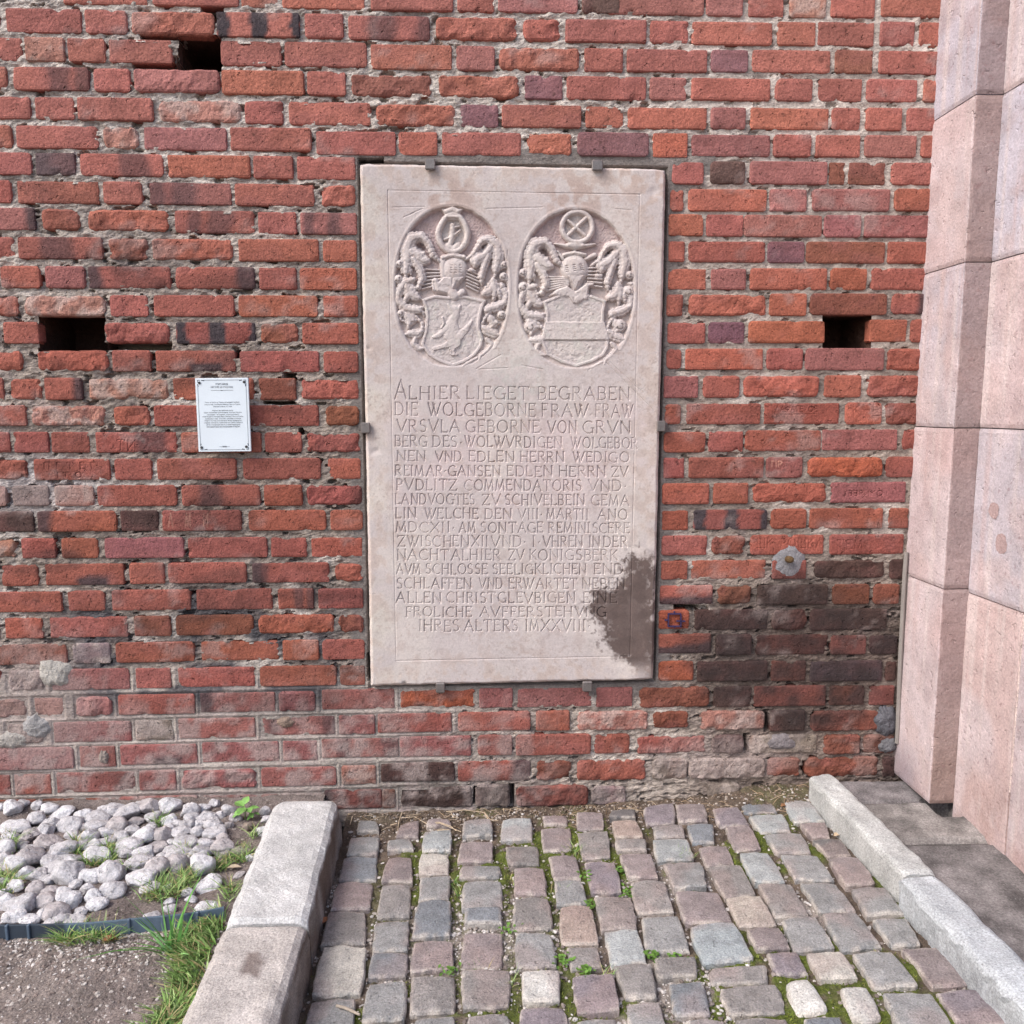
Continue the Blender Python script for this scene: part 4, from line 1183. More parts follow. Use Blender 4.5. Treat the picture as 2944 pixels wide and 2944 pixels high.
# ------------------------------------------------------------------ fixings on the wall
def clamp(px, py, wpx, hpx, dx, dz, label):
    c = on_wall(np.array(px), np.array(py), -0.030)
    k = np.linalg.norm(c-CAM)/F_PX
    t = thing('metal_clamp', (c[0], 0.0, c[2]-hpx*k/2), label, 'clamp', 'square steel clamps holding the grave slab')
    V, Q, T = bevel_box(c[0]-wpx*k/2, c[0]+wpx*k/2, -0.040, -0.026, c[2]-hpx*k/2, c[2]+hpx*k/2, 0.003)
    build('clamp_plate', V, [Q, T], M_STEEL, t, srgb(128, 122, 120))
    x, z = c[0]+dx*0.014, c[2]+dz*0.014
    V, Q, T = bevel_box(x-0.012, x+0.012, -0.027, 0.04, z-0.012, z+0.012, 0.002)
    build('clamp_arm', V, [Q, T], M_STEEL, t, srgb(112, 106, 104))


clamp(1237, 473, 27, 28, 0, 1, 'left of the two steel clamps on the top edge of the grave slab')
clamp(1717, 477, 29, 26, 0, 1, 'right of the two steel clamps on the top edge of the grave slab')
clamp(1051, 1230, 26, 30, -1, 0, 'lone square steel clamp on the left edge of the grave slab')
clamp(1900, 1225, 24, 30, 1, 0, 'lone square steel clamp on the right edge of the grave slab')
clamp(1266, 1976, 25, 28, 0, -1, 'left of the two steel clamps under the bottom edge of the grave slab')
clamp(1688, 1972, 27, 28, 0, -1, 'right of the two steel clamps under the bottom edge of the grave slab')

# the small information plaque
PQ = [on_wall(np.array(559.4+1.5), np.array(1086.8), -0.034), on_wall(np.array(712.7), np.array(1086.6), -0.034), on_wall(np.array(722.4), np.array(1297.0), -0.034), on_wall(np.array(570.5), np.array(1300.0), -0.034)]
pu = (PQ[1]-PQ[0]+PQ[2]-PQ[3])/2; pw = np.linalg.norm(pu); pu = pu/pw
pv = (PQ[3]-PQ[0]+PQ[2]-PQ[1])/2; ph = np.linalg.norm(pv); pv = pv/ph
pc = sum(PQ)/4
plq = thing('information_plaque', (pc[0], 0.0, pc[2]-ph/2), 'small white information plaque with Russian text screwed to the bricks left of the grave slab', 'plaque')


def plq_pt(u, v, out=0.0):
    """u,v: 0..1 over the plaque"""
    p = pc+pu*(u-0.5)*pw+pv*(v-0.5)*ph
    return p+np.array([0, -out, 0])


def plq_mesh(name, mb_or, mat, **k): return mb_or.build(name, mat, plq, **k)


V, Q, T = bevel_box(-pw/2, pw/2, 0, 0.008, -ph/2, ph/2, 0.0012)
V = pc+V[:, :1]*pu+V[:, 1:2]*np.array([0, 1.0, 0])-V[:, 2:3]*pv
build('plaque_panel', V, [Q[:, ::-1], T[:, ::-1]], M_PLAQUE, plq, srgb(222, 232, 240))
lay = MB()


def strip(a, b, wd, out=0.0006, col=srgb(70, 78, 90)):
    p, q = plq_pt(*a, out), plq_pt(*b, out)
    t = (q-p)/np.linalg.norm(q-p); n = np.array([-t[2], 0, t[0]])*wd/2
    lay.add([p-n, q-n, q+n, p+n], [(3, 2, 1, 0)], col=col)


x0_, x1_, y0_, y1_ = 0.045, 0.955, 0.028, 0.972
strip((x0_+.07, y0_), (x1_-.07, y0_), 0.0011); strip((x0_+.07, y1_), (x1_-.07, y1_), 0.0011)
strip((x0_, y0_+.05), (x0_, y1_-.05), 0.0011); strip((x1_, y0_+.05), (x1_, y1_-.05), 0.0011)
for sx_, xx in ((1, x0_), (-1, x1_)):
    for sy_, yy in ((1, y0_), (-1, y1_)):
        strip((xx, yy), (xx+sx_*.045, yy), 0.0016); strip((xx, yy), (xx, yy+sy_*.03), 0.0016)
        strip((xx+sx_*.07, yy), (xx+sx_*.125, yy+sy_*.008), 0.0024); strip((xx, yy+sy_*.05), (xx+sx_*.012, yy+sy_*.085), 0.0024)
strip((.29, .165), (.71, .165), 0.0010); strip((.47, .167), (.51, .167), 0.0022)
strip((.40, .93), (.60, .93), 0.0012, col=srgb(150, 158, 168)); strip((.46, .93), (.54, .93), 0.005, col=srgb(160, 168, 176))
lay.build('printed_border', M_INK, plq)
TXT = [('ЭПИТАФИЯ', .082, .030, .24), ('УРСУЛЕ ЦУ ПУДЛИЦ', .124, .030, .42),
       ('Эпитафия Урсуле цу Пудлиц, урожденной Грюнберг,', .328, .018, .66), ('супруге ландфогта Ведиго Реймара Ганса цу Пудлиц,', .357, .018, .68), ('умершей 8 марта 1612 года.', .385, .018, .36),
       ('Надпись на памятной плите:', .438, .018, .40), ('Здесь погребена благородная госпожа Урсула,', .466, .018, .72), ('урожденная фон Грюнберг, супруга достойного', .494, .018, .60),
       ('и благородного господина Ведиго Реймара Ганса цу Пудлиц,', .521, .018, .77), ('командора и ландфогта в Шифельбейне, почившая', .549, .018, .68),
       ('8 марта 1612 года, в воскресенье между двенадцатью', .577, .018, .70), ('и первым часом ночи в Кенигсбергском замке, в возрасте', .604, .018, .73), ('28 лет и ожидающая вместе со всеми верующими', .632, .018, .64),
       ('христианами радостного воскрешения из мертвых.', .662, .018, .64)]
dg = bpy.context.evaluated_depsgraph_get()
ink = MB()
for txt, v, hh, width in TXT:
    cu = bpy.data.curves.new('printed_text', 'FONT')
    cu.body = txt; cu.align_x = 'CENTER'; cu.align_y = 'CENTER'; cu.size = 1.0; cu.resolution_u = 2
    to = bpy.data.objects.new('printed_text', cu)
    COL.objects.link(to)
    bpy.context.view_layer.update()
    me = to.evaluated_get(bpy.context.evaluated_depsgraph_get()).to_mesh()
    n = len(me.vertices)
    if n:
        co = np.empty(n*3, np.float32); me.vertices.foreach_get('co', co); co = co.reshape(-1, 3).astype(float)
        me.calc_loop_triangles()
        tr = np.empty(len(me.loop_triangles)*3, np.int32); me.loop_triangles.foreach_get('vertices', tr)
        w_ = co[:, 0].max()-co[:, 0].min(); h_ = co[:, 1].max()-co[:, 1].min()
        co[:, 0] = (co[:, 0]-(co[:, 0].max()+co[:, 0].min())/2)/w_*width*pw
        sy = hh*ph*(1.0 if txt.isupper() else 1.25)/h_
        co[:, 1] = (co[:, 1]-(co[:, 1].max()+co[:, 1].min())/2)*sy
        base_ = plq_pt(0.495, v, 0.0006)
        ink.add(base_+co[:, :1]*pu-co[:, 1:2]*pv, None, tr.reshape(-1, 3), col=srgb(58, 64, 74))
    bpy.data.objects.remove(to, do_unlink=True); bpy.data.curves.remove(cu)
ink.build('printed_text', M_INK, plq)
for u_, v_ in ((.078, .062), (.922, .055), (.065, .938), (.915, .935)):
    c = plq_pt(u_, v_)
    mb = MB()
    V, Q, T = tube([c+[0, 0.001, 0], c+[0, -0.0025, 0], c+[0, -0.0035, 0]], [0.0048, 0.0048, 0.0030], 12)
    mb.add(V, Q, T, col=srgb(70, 72, 76))
    mb.build('screw', M_STEEL, plq)

# iron bolt in its splash of grey plaster
bx, by = tp('G', 735, 888)
bc_ = on_wall(np.array(bx), np.array(by), 0)
bolt = thing('wall_bolt', (bc_[0], 0, bc_[2]-0.05), 'rusty bolt end in a splash of grey plaster on the bricks right of the slab', 'bolt')
lump(*tp('G', 745, 905), 58, 60, 0.007, srgb(136, 135, 139), 'plaster_splash', bolt, 21, 0.0, 0.35)
V, Q, T = tube([bc_+[0.004, 0.02, -0.004], bc_+[0, -0.02, 0], bc_+[-0.004, -0.045, 0.004], bc_+[-0.005, -0.050, 0.005]], [0.012, 0.0135, 0.013, 0.008], 12)
build('bolt_end', V, [Q, T], M_CEMENT, bolt, srgb(96, 76, 52), smooth=True)

# small blue pen drawing on a brick
ink = MB()


def pen(a, b, wd, col):
    ox, oy, s_ = 1870, 1730, 140/1932.0
    p = on_wall(np.array(ox+a[0]*s_), np.array(oy+a[1]*s_), -0.0085); q = on_wall(np.array(ox+b[0]*s_), np.array(oy+b[1]*s_), -0.0085)
    t = (q-p)/np.linalg.norm(q-p); n = np.array([-t[2], 0, t[0]])*wd/2
    V = []
    for dy in (0, 0.012):
        V += [p-n+[0, dy, 0], q-n+[0, dy, 0], q+n+[0, dy, 0], p+n+[0, dy, 0]]
    ink.add(V, [(3, 2, 1, 0), (0, 1, 5, 4), (1, 2, 6, 5), (2, 3, 7, 6), (3, 0, 4, 7)], col=col)


PB = srgb(62, 52, 86)
for a, b in (((710, 490), (1220, 490)), ((720, 490), (720, 960)), ((700, 990), (1230, 985)), ((1215, 500), (1215, 1030)), ((580, 740), (715, 740)), ((1040, 775), (1390, 785)), ((960, 985), (960, 1050)), ((960, 400), (960, 480))):
    pen(a, b, 0.0042, PB)
o = ink.build('pen_drawing', M_INK, wall)

# grey cable cover in the corner beside the portal
t = thing('cable_conduit', tuple(on_wall(np.array(2580), np.array(2134))), 'thin grey plastic cable conduit running up the corner between brick wall and portal', 'conduit')
pts = [on_wall(np.array(x), np.array(y), -0.012) for x, y in ((2579, 2136), (2583, 2040), (2588, 1900), (2596, 1740), (2601, 1650), (2606, 1588))]
V, Q, T = tube(pts, 0.0085, 8); build('conduit_pipe', V, [Q, T], M_PLASTIC, t, srgb(140, 134, 130))
V, Q, T = tube([p+np.array([0.017, 0.002, 0]) for p in pts[:5]], 0.006, 8); build('conduit_pipe', V, [Q, T], M_PLASTIC, t, srgb(150, 140, 136))

# ------------------------------------------------------------------ stepped sandstone portal
XA, YA, XB = 1.652, -0.250, 1.743
portal = thing('stone_portal', (XA, 0.0, 0.03), 'stepped pink sandstone portal jamb of large smooth blocks right of the brick wall', 'portal')
LEV = [0.108, 0.918, 1.490, 2.050, 2.588, 3.25, 3.9]


def block(x0, x1, y0, y1, z0, z1, seed, tintc, step=0.013, xfaces=True):
    """a dressed block: gridded left (-x) and front (-y) faces with worn arris, plus plain hidden faces"""
    rng = np.random.default_rng(seed)
    g = 0.0018

    def surf(nu, nv, f):
        uu, vv = np.meshgrid(np.linspace(0, 1, nu), np.linspace(0, 1, nv), indexing='ij')
        return uu, vv
    mb = MB()
    z0, z1 = z0+g, z1-g
    nz_ = max(6, int((z1-z0)/step)); ny_ = max(4, int((y1-y0)/step)); nx_ = max(3, int((x1-x0)/step))
    zz = np.linspace(z0, z1, nz_)
    # profile in plan: from (x0,y1) along the left face to (x0,y0) then along the front to (x1,y0)
    ys = np.concatenate([np.linspace(y1, y0+0.01, ny_), [y0+0.004, y0+0.001]])
    prof = [(x0, y) for y in ys[:-1]]+[(x0+0.0012, y0+0.0012)]+[(x0+0.004, y0)]+[(x, y0) for x in np.linspace(x0+0.012, x1, nx_)]
    P = np.array(prof); npf = len(P)
    ii, jj = np.meshgrid(np.arange(npf), np.arange(nz_), indexing='ij')
    X_, Y_, Z_ = P[ii, 0], P[ii, 1], zz[jj]
    left = (ii < len(ys)-2)*1.0; front = (ii >= len(ys))*1.0
    nL = (fbm(Y_*30+seed, Z_*30, seed, 4)-.5)*0.0022+(fbm(Y_*5, Z_*4, seed+2, 3)-.5)*0.003
    nF = (fbm(X_*40+seed, Z_*34, seed+5, 4)-.5)*0.0045
    ez = np.minimum(Z_-z0, z1-Z_)
    er_ = 0.003*np.clip(1-ez/0.012, 0, 1)**2
    corner = np.exp(-((ii-(len(ys)-1))/1.2)**2)
    chip = corner*0.006*np.clip(fbm(Z_*28, Z_*0+seed, seed+8, 3)-.45, 0, 1)*2
    X2 = X_+nL*left+er_*(left+corner)+chip
    Y2 = Y_+nF*front+er_*(front+corner)+chip
    base_ = tintc
    c1 = fbm(Y_*2.2+X_*2+seed, Z_*2.6, seed+11, 4); c2 = fbm(Y_*9+X_*9, Z_*9, seed+12, 4)
    C_ = np.broadcast_to(base_, X_.shape+(3,)).copy()
    m_ = (0.75*sstep(.42, .62, c1))[..., None]; C_ = C_*(1-m_)+m_*srgb(196, 184, 187)
    m_ = (0.5*sstep(.55, .72, c2))[..., None]; C_ = C_*(1-m_)+m_*srgb(192, 172, 170)
    m_ = (0.5*sstep(.62, .75, fbm(Y_*6+X_*5, Z_*6+9, seed+14, 4)))[..., None]; C_ = C_*(1-m_)+m_*srgb(170, 152, 154)
    c3 = fbm((Y_+X_)*38+seed, Z_*1.1, seed+21, 3); c4 = fbm((Y_+X_)*24, Z_*20, seed+22, 4)
    m_ = (0.5*sstep(.56, .72, c3)*left)[..., None]; C_ = C_*(1-m_)+m_*srgb(208, 196, 194)
    m_ = (0.45*sstep(.58, .74, fbm((Y_+X_)*30+5, Z_*1.4, seed+23, 3))*left)[..., None]; C_ = C_*(1-m_)+m_*srgb(186, 162, 160)
    C_ = C_*(0.86+0.28*c4)[..., None]
    m_ = (0.5*sstep(0.02, 0.0, np.minimum(Z_-z0, z1-Z_))*sstep(.4, .6, c4))[..., None]; C_ = C_*(1-m_)+m_*srgb(150, 134, 132)
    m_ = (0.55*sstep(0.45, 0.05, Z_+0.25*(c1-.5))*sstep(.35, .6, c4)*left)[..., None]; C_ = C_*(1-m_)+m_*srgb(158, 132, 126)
    worn_shaded_front = (np.maximum(front, corner*(ii >= len(ys)-1)*0.8)*0.70)[..., None]; C_ = C_*(1-worn_shaded_front)+worn_shaded_front*srgb(136, 114, 110)  # front faces coloured darker and browner: weathering plus their shade painted in
    if z0 < 0.3:
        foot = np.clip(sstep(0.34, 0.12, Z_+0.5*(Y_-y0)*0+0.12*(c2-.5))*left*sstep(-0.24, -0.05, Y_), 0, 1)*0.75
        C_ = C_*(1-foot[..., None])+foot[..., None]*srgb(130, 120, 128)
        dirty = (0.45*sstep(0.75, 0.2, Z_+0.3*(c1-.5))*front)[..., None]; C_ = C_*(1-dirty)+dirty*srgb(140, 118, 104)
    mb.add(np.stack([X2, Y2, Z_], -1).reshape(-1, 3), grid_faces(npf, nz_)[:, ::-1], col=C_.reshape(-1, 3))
    # top, bottom and hidden back/right faces
    V = [(x0+.004, y0+.004, z0), (x1, y0+.004, z0), (x1, y1, z0), (x0+.004, y1, z0), (x0+.004, y0+.004, z1), (x1, y0+.004, z1), (x1, y1, z1), (x0+.004, y1, z1)]
    mb.add(V, [(3, 2, 1, 0), (4, 5, 6, 7), (1, 2, 6, 5), (2, 3, 7, 6)], col=tintc)
    return mb.build('sandstone_block', M_SAND, portal)


PINK = [srgb(192, 170, 170), srgb(196, 174, 174), srgb(184, 176, 183), srgb(194, 176, 177), srgb(186, 181, 191), srgb(190, 178, 182)]
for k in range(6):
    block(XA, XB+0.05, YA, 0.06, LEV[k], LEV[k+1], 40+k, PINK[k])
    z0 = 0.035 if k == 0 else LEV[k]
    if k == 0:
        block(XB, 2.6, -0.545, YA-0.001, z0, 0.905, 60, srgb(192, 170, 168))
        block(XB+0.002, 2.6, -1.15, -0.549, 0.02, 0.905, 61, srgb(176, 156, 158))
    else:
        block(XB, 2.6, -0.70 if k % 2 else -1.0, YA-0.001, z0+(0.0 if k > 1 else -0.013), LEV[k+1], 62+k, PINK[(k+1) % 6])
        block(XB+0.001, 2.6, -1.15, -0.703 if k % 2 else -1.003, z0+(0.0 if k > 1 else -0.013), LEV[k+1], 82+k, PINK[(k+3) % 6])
# pale lime in the open joint of the lowest course, stains on the faces
V, Q, T = bevel_box(XB-0.001, XB+0.03, -0.5492, -0.5448, 0.30, 0.90, 0.0006); build('joint_mortar', V, [Q, T], M_MORTAR, portal, srgb(214, 196, 190))


def splat(cx, cy, rx, ry, col, seed):
    """a damp stain lying on the portal's left-facing side"""
    c = unproj(np.array(cx), np.array(cy), (XB-0.0012, 0, 0), (1, 0, 0))
    e = unproj(np.array(cx+rx), np.array(cy), (XB-0.0012, 0, 0), (1, 0, 0)); sy_ = abs(e[1]-c[1])
    e = unproj(np.array(cx), np.array(cy-ry), (XB-0.0012, 0, 0), (1, 0, 0)); sz_ = abs(e[2]-c[2])
    th = np.linspace(0, 2*math.pi, 28, endpoint=False)
    r_ = 0.75+0.5*fbm(np.cos(th)*2+seed, np.sin(th)*2, seed, 3)
    V = [c]+[c+np.array([0, -math.cos(t_)*sy_*q_, math.sin(t_)*sz_*q_]) for t_, q_ in zip(th, r_)]
    build('stain', V, np.array([(0, 1+(k+1) % 28, 1+k) for k in range(28)]), M_SAND, portal, col)


for a_ in ((2857, 1468, 15, 24, 7), (2878, 1563, 18, 34, 9)): splat(*a_[:4], srgb(172, 150, 149), a_[4])

# weathered plinth at the portal's foot: three stones lying behind the kerb
plinth = thing('plinth_slab', (1.5, -0.6, 0.0), 'dark weathered stone plinth lying between the right kerb and the pink portal', 'plinth')


def pl_z(y): return 0.118+0.075*y


for k, (ya, yb, cc) in enumerate(((-0.03, -0.20, srgb(112, 108, 109)), (-0.204, -0.46, srgb(124, 120, 118)), (-0.464, -1.5, srgb(112, 108, 108)))):
    nx_, ny_ = 16, max(10, int((ya-yb)/0.02))
    xx, yy = np.meshgrid(np.linspace(1.375, 1.79, nx_), np.linspace(ya, yb, ny_), indexing='ij')
    e = np.minimum(np.minimum(xx-1.375, 1.79-xx), np.minimum(ya-yy, yy-yb))
    z = pl_z(yy)+(fbm(xx*16, yy*16, 5+k, 4)-.5)*0.012-0.012*np.clip(1-e/0.015, 0, 1)**2-(0.012 if k == 0 else 0)
    # worn hollow under the gap in the portal's foot
    z -= 0.12*np.exp(-((xx-1.715)/0.045)**4-((yy+0.235)/0.055)**4)
    c_ = np.asarray(cc)*(0.5+1.0*fbm(xx*14, yy*14, 9+k, 5))[..., None]
    V = np.stack([xx, yy, z], -1).reshape(-1, 3)
    ring = np.array([i*ny_ for i in range(nx_)]+[(nx_-1)*ny_+j for j in range(1, ny_)]+[i*ny_+ny_-1 for i in range(nx_-2, -1, -1)]+[j for j in range(ny_-2, 0, -1)])
    low = V[ring].copy(); low[:, 2] = -0.06
    kk = np.arange(len(ring)); k2 = (kk+1) % len(ring)
    build('plinth_stone', np.concatenate([V, low]), [grid_faces(nx_, ny_)[:, ::-1], np.stack([ring[k2], ring[kk], len(V)+kk, len(V)+k2], 1)], M_PLINTH, plinth,
          np.concatenate([c_.reshape(-1, 3), c_.reshape(-1, 3)[ring]]))
# dark box standing for shade in the void under the shorter jamb block
V, Q, T = bevel_box(XA+0.02, XB-0.002, -0.235, 0.05, -0.05, 0.02, 0.004); build('void_shade', V, [Q, T], M_SOIL, plinth, srgb(60, 54, 50))

# ------------------------------------------------------------------ kerbs
def kerb(name, L0, L1, R0, R1, zt, zb, seed, col, label, rr=0.014, lean=0.0, endround=0.0, group=None):
    """granite kerb: L0-L1 its left top arris, R0-R1 its right one (far to near, xy), zt top, zb foot"""
    n = max(12, int(np.linalg.norm(np.array(L1)-L0)/0.016))
    s = np.linspace(0, 1, n)
    prof = []                                   # across: (0..1 over the top, z offset, side offset)
    m = 14
    for q in (1.0, 0.8, 0.6, 0.4, 0.2, 0.08): prof.append((0.0, zt-(zt-zb)*q, -1))
    for u in np.linspace(0, 1, m): prof.append((u, zt, 0))
    for q in (0.08, 0.2, 0.4, 0.6, 0.8, 1.0): prof.append((1.0, zt-(zt-zb)*q, 1))
    np_ = len(prof)
    L0, L1, R0, R1 = (np.array(a, float) for a in (L0, L1, R0, R1))
    ii, jj = np.meshgrid(np.arange(n), np.arange(np_), indexing='ij')
    Lp = L0+(L1-L0)*s[:, None]; Rp = R0+(R1-R0)*s[:, None]
    u = np.array([p[0] for p in prof]); zz = np.array([p[1] for p in prof]); sd_ = np.array([p[2] for p in prof])
    XY = Lp[:, None, :]*(1-u)[None, :, None]+Rp[:, None, :]*u[None, :, None]
    Z_ = np.broadcast_to(zz, (n, np_)).copy()
    w_ = np.linalg.norm(R0-L0)
    ed = np.minimum(u, 1-u)*w_
    dr = rr*(0.35+1.3*fbm(s*26, s*0, seed, 4))
    q = np.clip(1-ed[None, :]/(dr[:, None]*1.8), 0, 1)
    Z_ = Z_-dr[:, None]*0.8*q**2*(sd_[None, :] == 0)-dr[:, None]*0.8*(sd_[None, :] != 0)*np.clip(1-(zt-zz)[None, :]/0.03, 0, 1)
    nrm = (fbm(XY[..., 0]*30+seed, XY[..., 1]*30+Z_*30, seed+1, 4)-.5)
    top = (sd_ == 0)[None, :]
    Z_ = Z_+nrm*0.007*top
    lat = (Rp-Lp)/np.linalg.norm(Rp-Lp, axis=1)[:, None]
    off = (sd_[None, :]*(0.004+lean*(zt-Z_)/max(zt-zb, 1e-3)))+nrm*(0.024 if seed == 11 else 0.014)*(~top)+(fbm(XY[..., 1]*7+seed, XY[..., 0]*0, seed+9, 3)-.5)*0.006
    XY = XY+lat[:, None, :]*off[..., None]
    es = np.minimum(s, 1-s)*np.linalg.norm(L1-L0)
    Z_ = Z_-0.010*(np.clip(1-es/0.02, 0, 1)**2)[:, None]
    if endround:
        d0 = s*np.linalg.norm(L1-L0)
        qq = np.clip(1-d0/endround, 0, 1)
        Z_ = Z_-(0.35*endround*qq**2.2)[:, None]*top
        XY = XY+lat[:, None, :]*((0.5-u)[None, :]*w_*0.42*(qq**2.5)[:, None])[..., None]
    C_ = np.asarray(col)*(0.76+0.48*fbm(XY[..., 0]*14, XY[..., 1]*14, seed+4, 4))[..., None]
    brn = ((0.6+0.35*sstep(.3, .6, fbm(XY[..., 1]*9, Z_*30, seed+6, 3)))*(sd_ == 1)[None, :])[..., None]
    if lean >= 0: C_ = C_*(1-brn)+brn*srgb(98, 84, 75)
    if seed == 7:
        m_ = (sstep(0.034, 0.028, np.maximum(np.abs(XY[..., 0]+0.605)*1.25, np.abs(XY[..., 1]+1.03)*0.72)+0.02*(fbm(XY[..., 0]*50, XY[..., 1]*50, 3, 3)-.5))*top*0.85)[..., None]
        C_ = C_*(1-m_)+m_*srgb(112, 100, 96)
    V = np.concatenate([XY, Z_[..., None]], -1).reshape(-1, 3)
    F = grid_faces(n, np_)
    c0 = len(V)
    ends = []
    for a in (0, n-1):
        cen = V[a*np_:(a+1)*np_].mean(0)
        V = np.concatenate([V, cen[None]])
        i_ = np.arange(np_-1)
        tri = np.stack([a*np_+i_, a*np_+i_+1, np.full(np_-1, len(V)-1)], 1)
        ends.append(tri if a else tri[:, ::-1])
    Cc = np.concatenate([C_.reshape(-1, 3), [col, col]])
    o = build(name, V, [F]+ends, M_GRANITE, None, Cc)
    return tag(o, label, 'kerb', group)


KG = 'granite kerbstones edging the cobbles'
kerb('kerbstone', (-0.765, -0.085), (-0.722, -0.852), (-0.535, -0.085), (-0.498, -0.852), 0.122, -0.10, 3, srgb(186, 186, 186), 'pale grey granite kerbstone with rounded end between river stones and cobbles, touching the wall', 0.016, 0.02, 0.10, KG)
kerb('kerbstone', (-0.722, -0.862), (-0.690, -2.3), (-0.498, -0.862), (-0.470, -2.3), 0.120, -0.10, 7, srgb(178, 172, 168), 'long grey granite kerbstone with a dark square spot on top beside the grass', 0.016, 0.02, 0.0, KG)
kerb('kerbstone', (1.268, -0.07), (1.292, -0.742), (1.366, -0.05), (1.392, -0.742), 0.150, -0.06, 9, srgb(178, 179, 178), 'narrow pale granite kerbstone running from the wall along the right of the cobbles', 0.010, -0.012, 0.03, KG)
kerb('kerbstone', (1.272, -0.748), (1.300, -2.2), (1.396, -0.748), (1.412, -2.2), 0.147, -0.06, 11, srgb(176, 180, 184), 'rough whitish granite kerbstone with a rusty spot at the lower right corner', 0.014, -0.016, 0.0, KG)


# ------------------------------------------------------------------ ground
def pv_z(x): return 0.030*(np.asarray(x)+0.5)


PV_N = np.array([-0.030, 0, 1.0]); PV_P = (-0.5, 0, 0)
SOIL_Z = 0.055


def on_pave(px, py, up=0.0): return unproj(px, py, (PV_P[0], 0, up), PV_N)


def on_soil(px, py, up=0.0): return unproj(px, py, (0, 0, SOIL_Z+up), (0, 0, 1))


xx, yy = np.meshgrid(np.linspace(-30, 30, 61), np.linspace(-40, 0.2, 41), indexing='ij')
o = build('ground', np.stack([xx, yy, np.full_like(xx, -0.13)], -1).reshape(-1, 3), grid_faces(61, 41), M_SOIL, None, srgb(110, 100, 94))
tag(o, kind='structure')

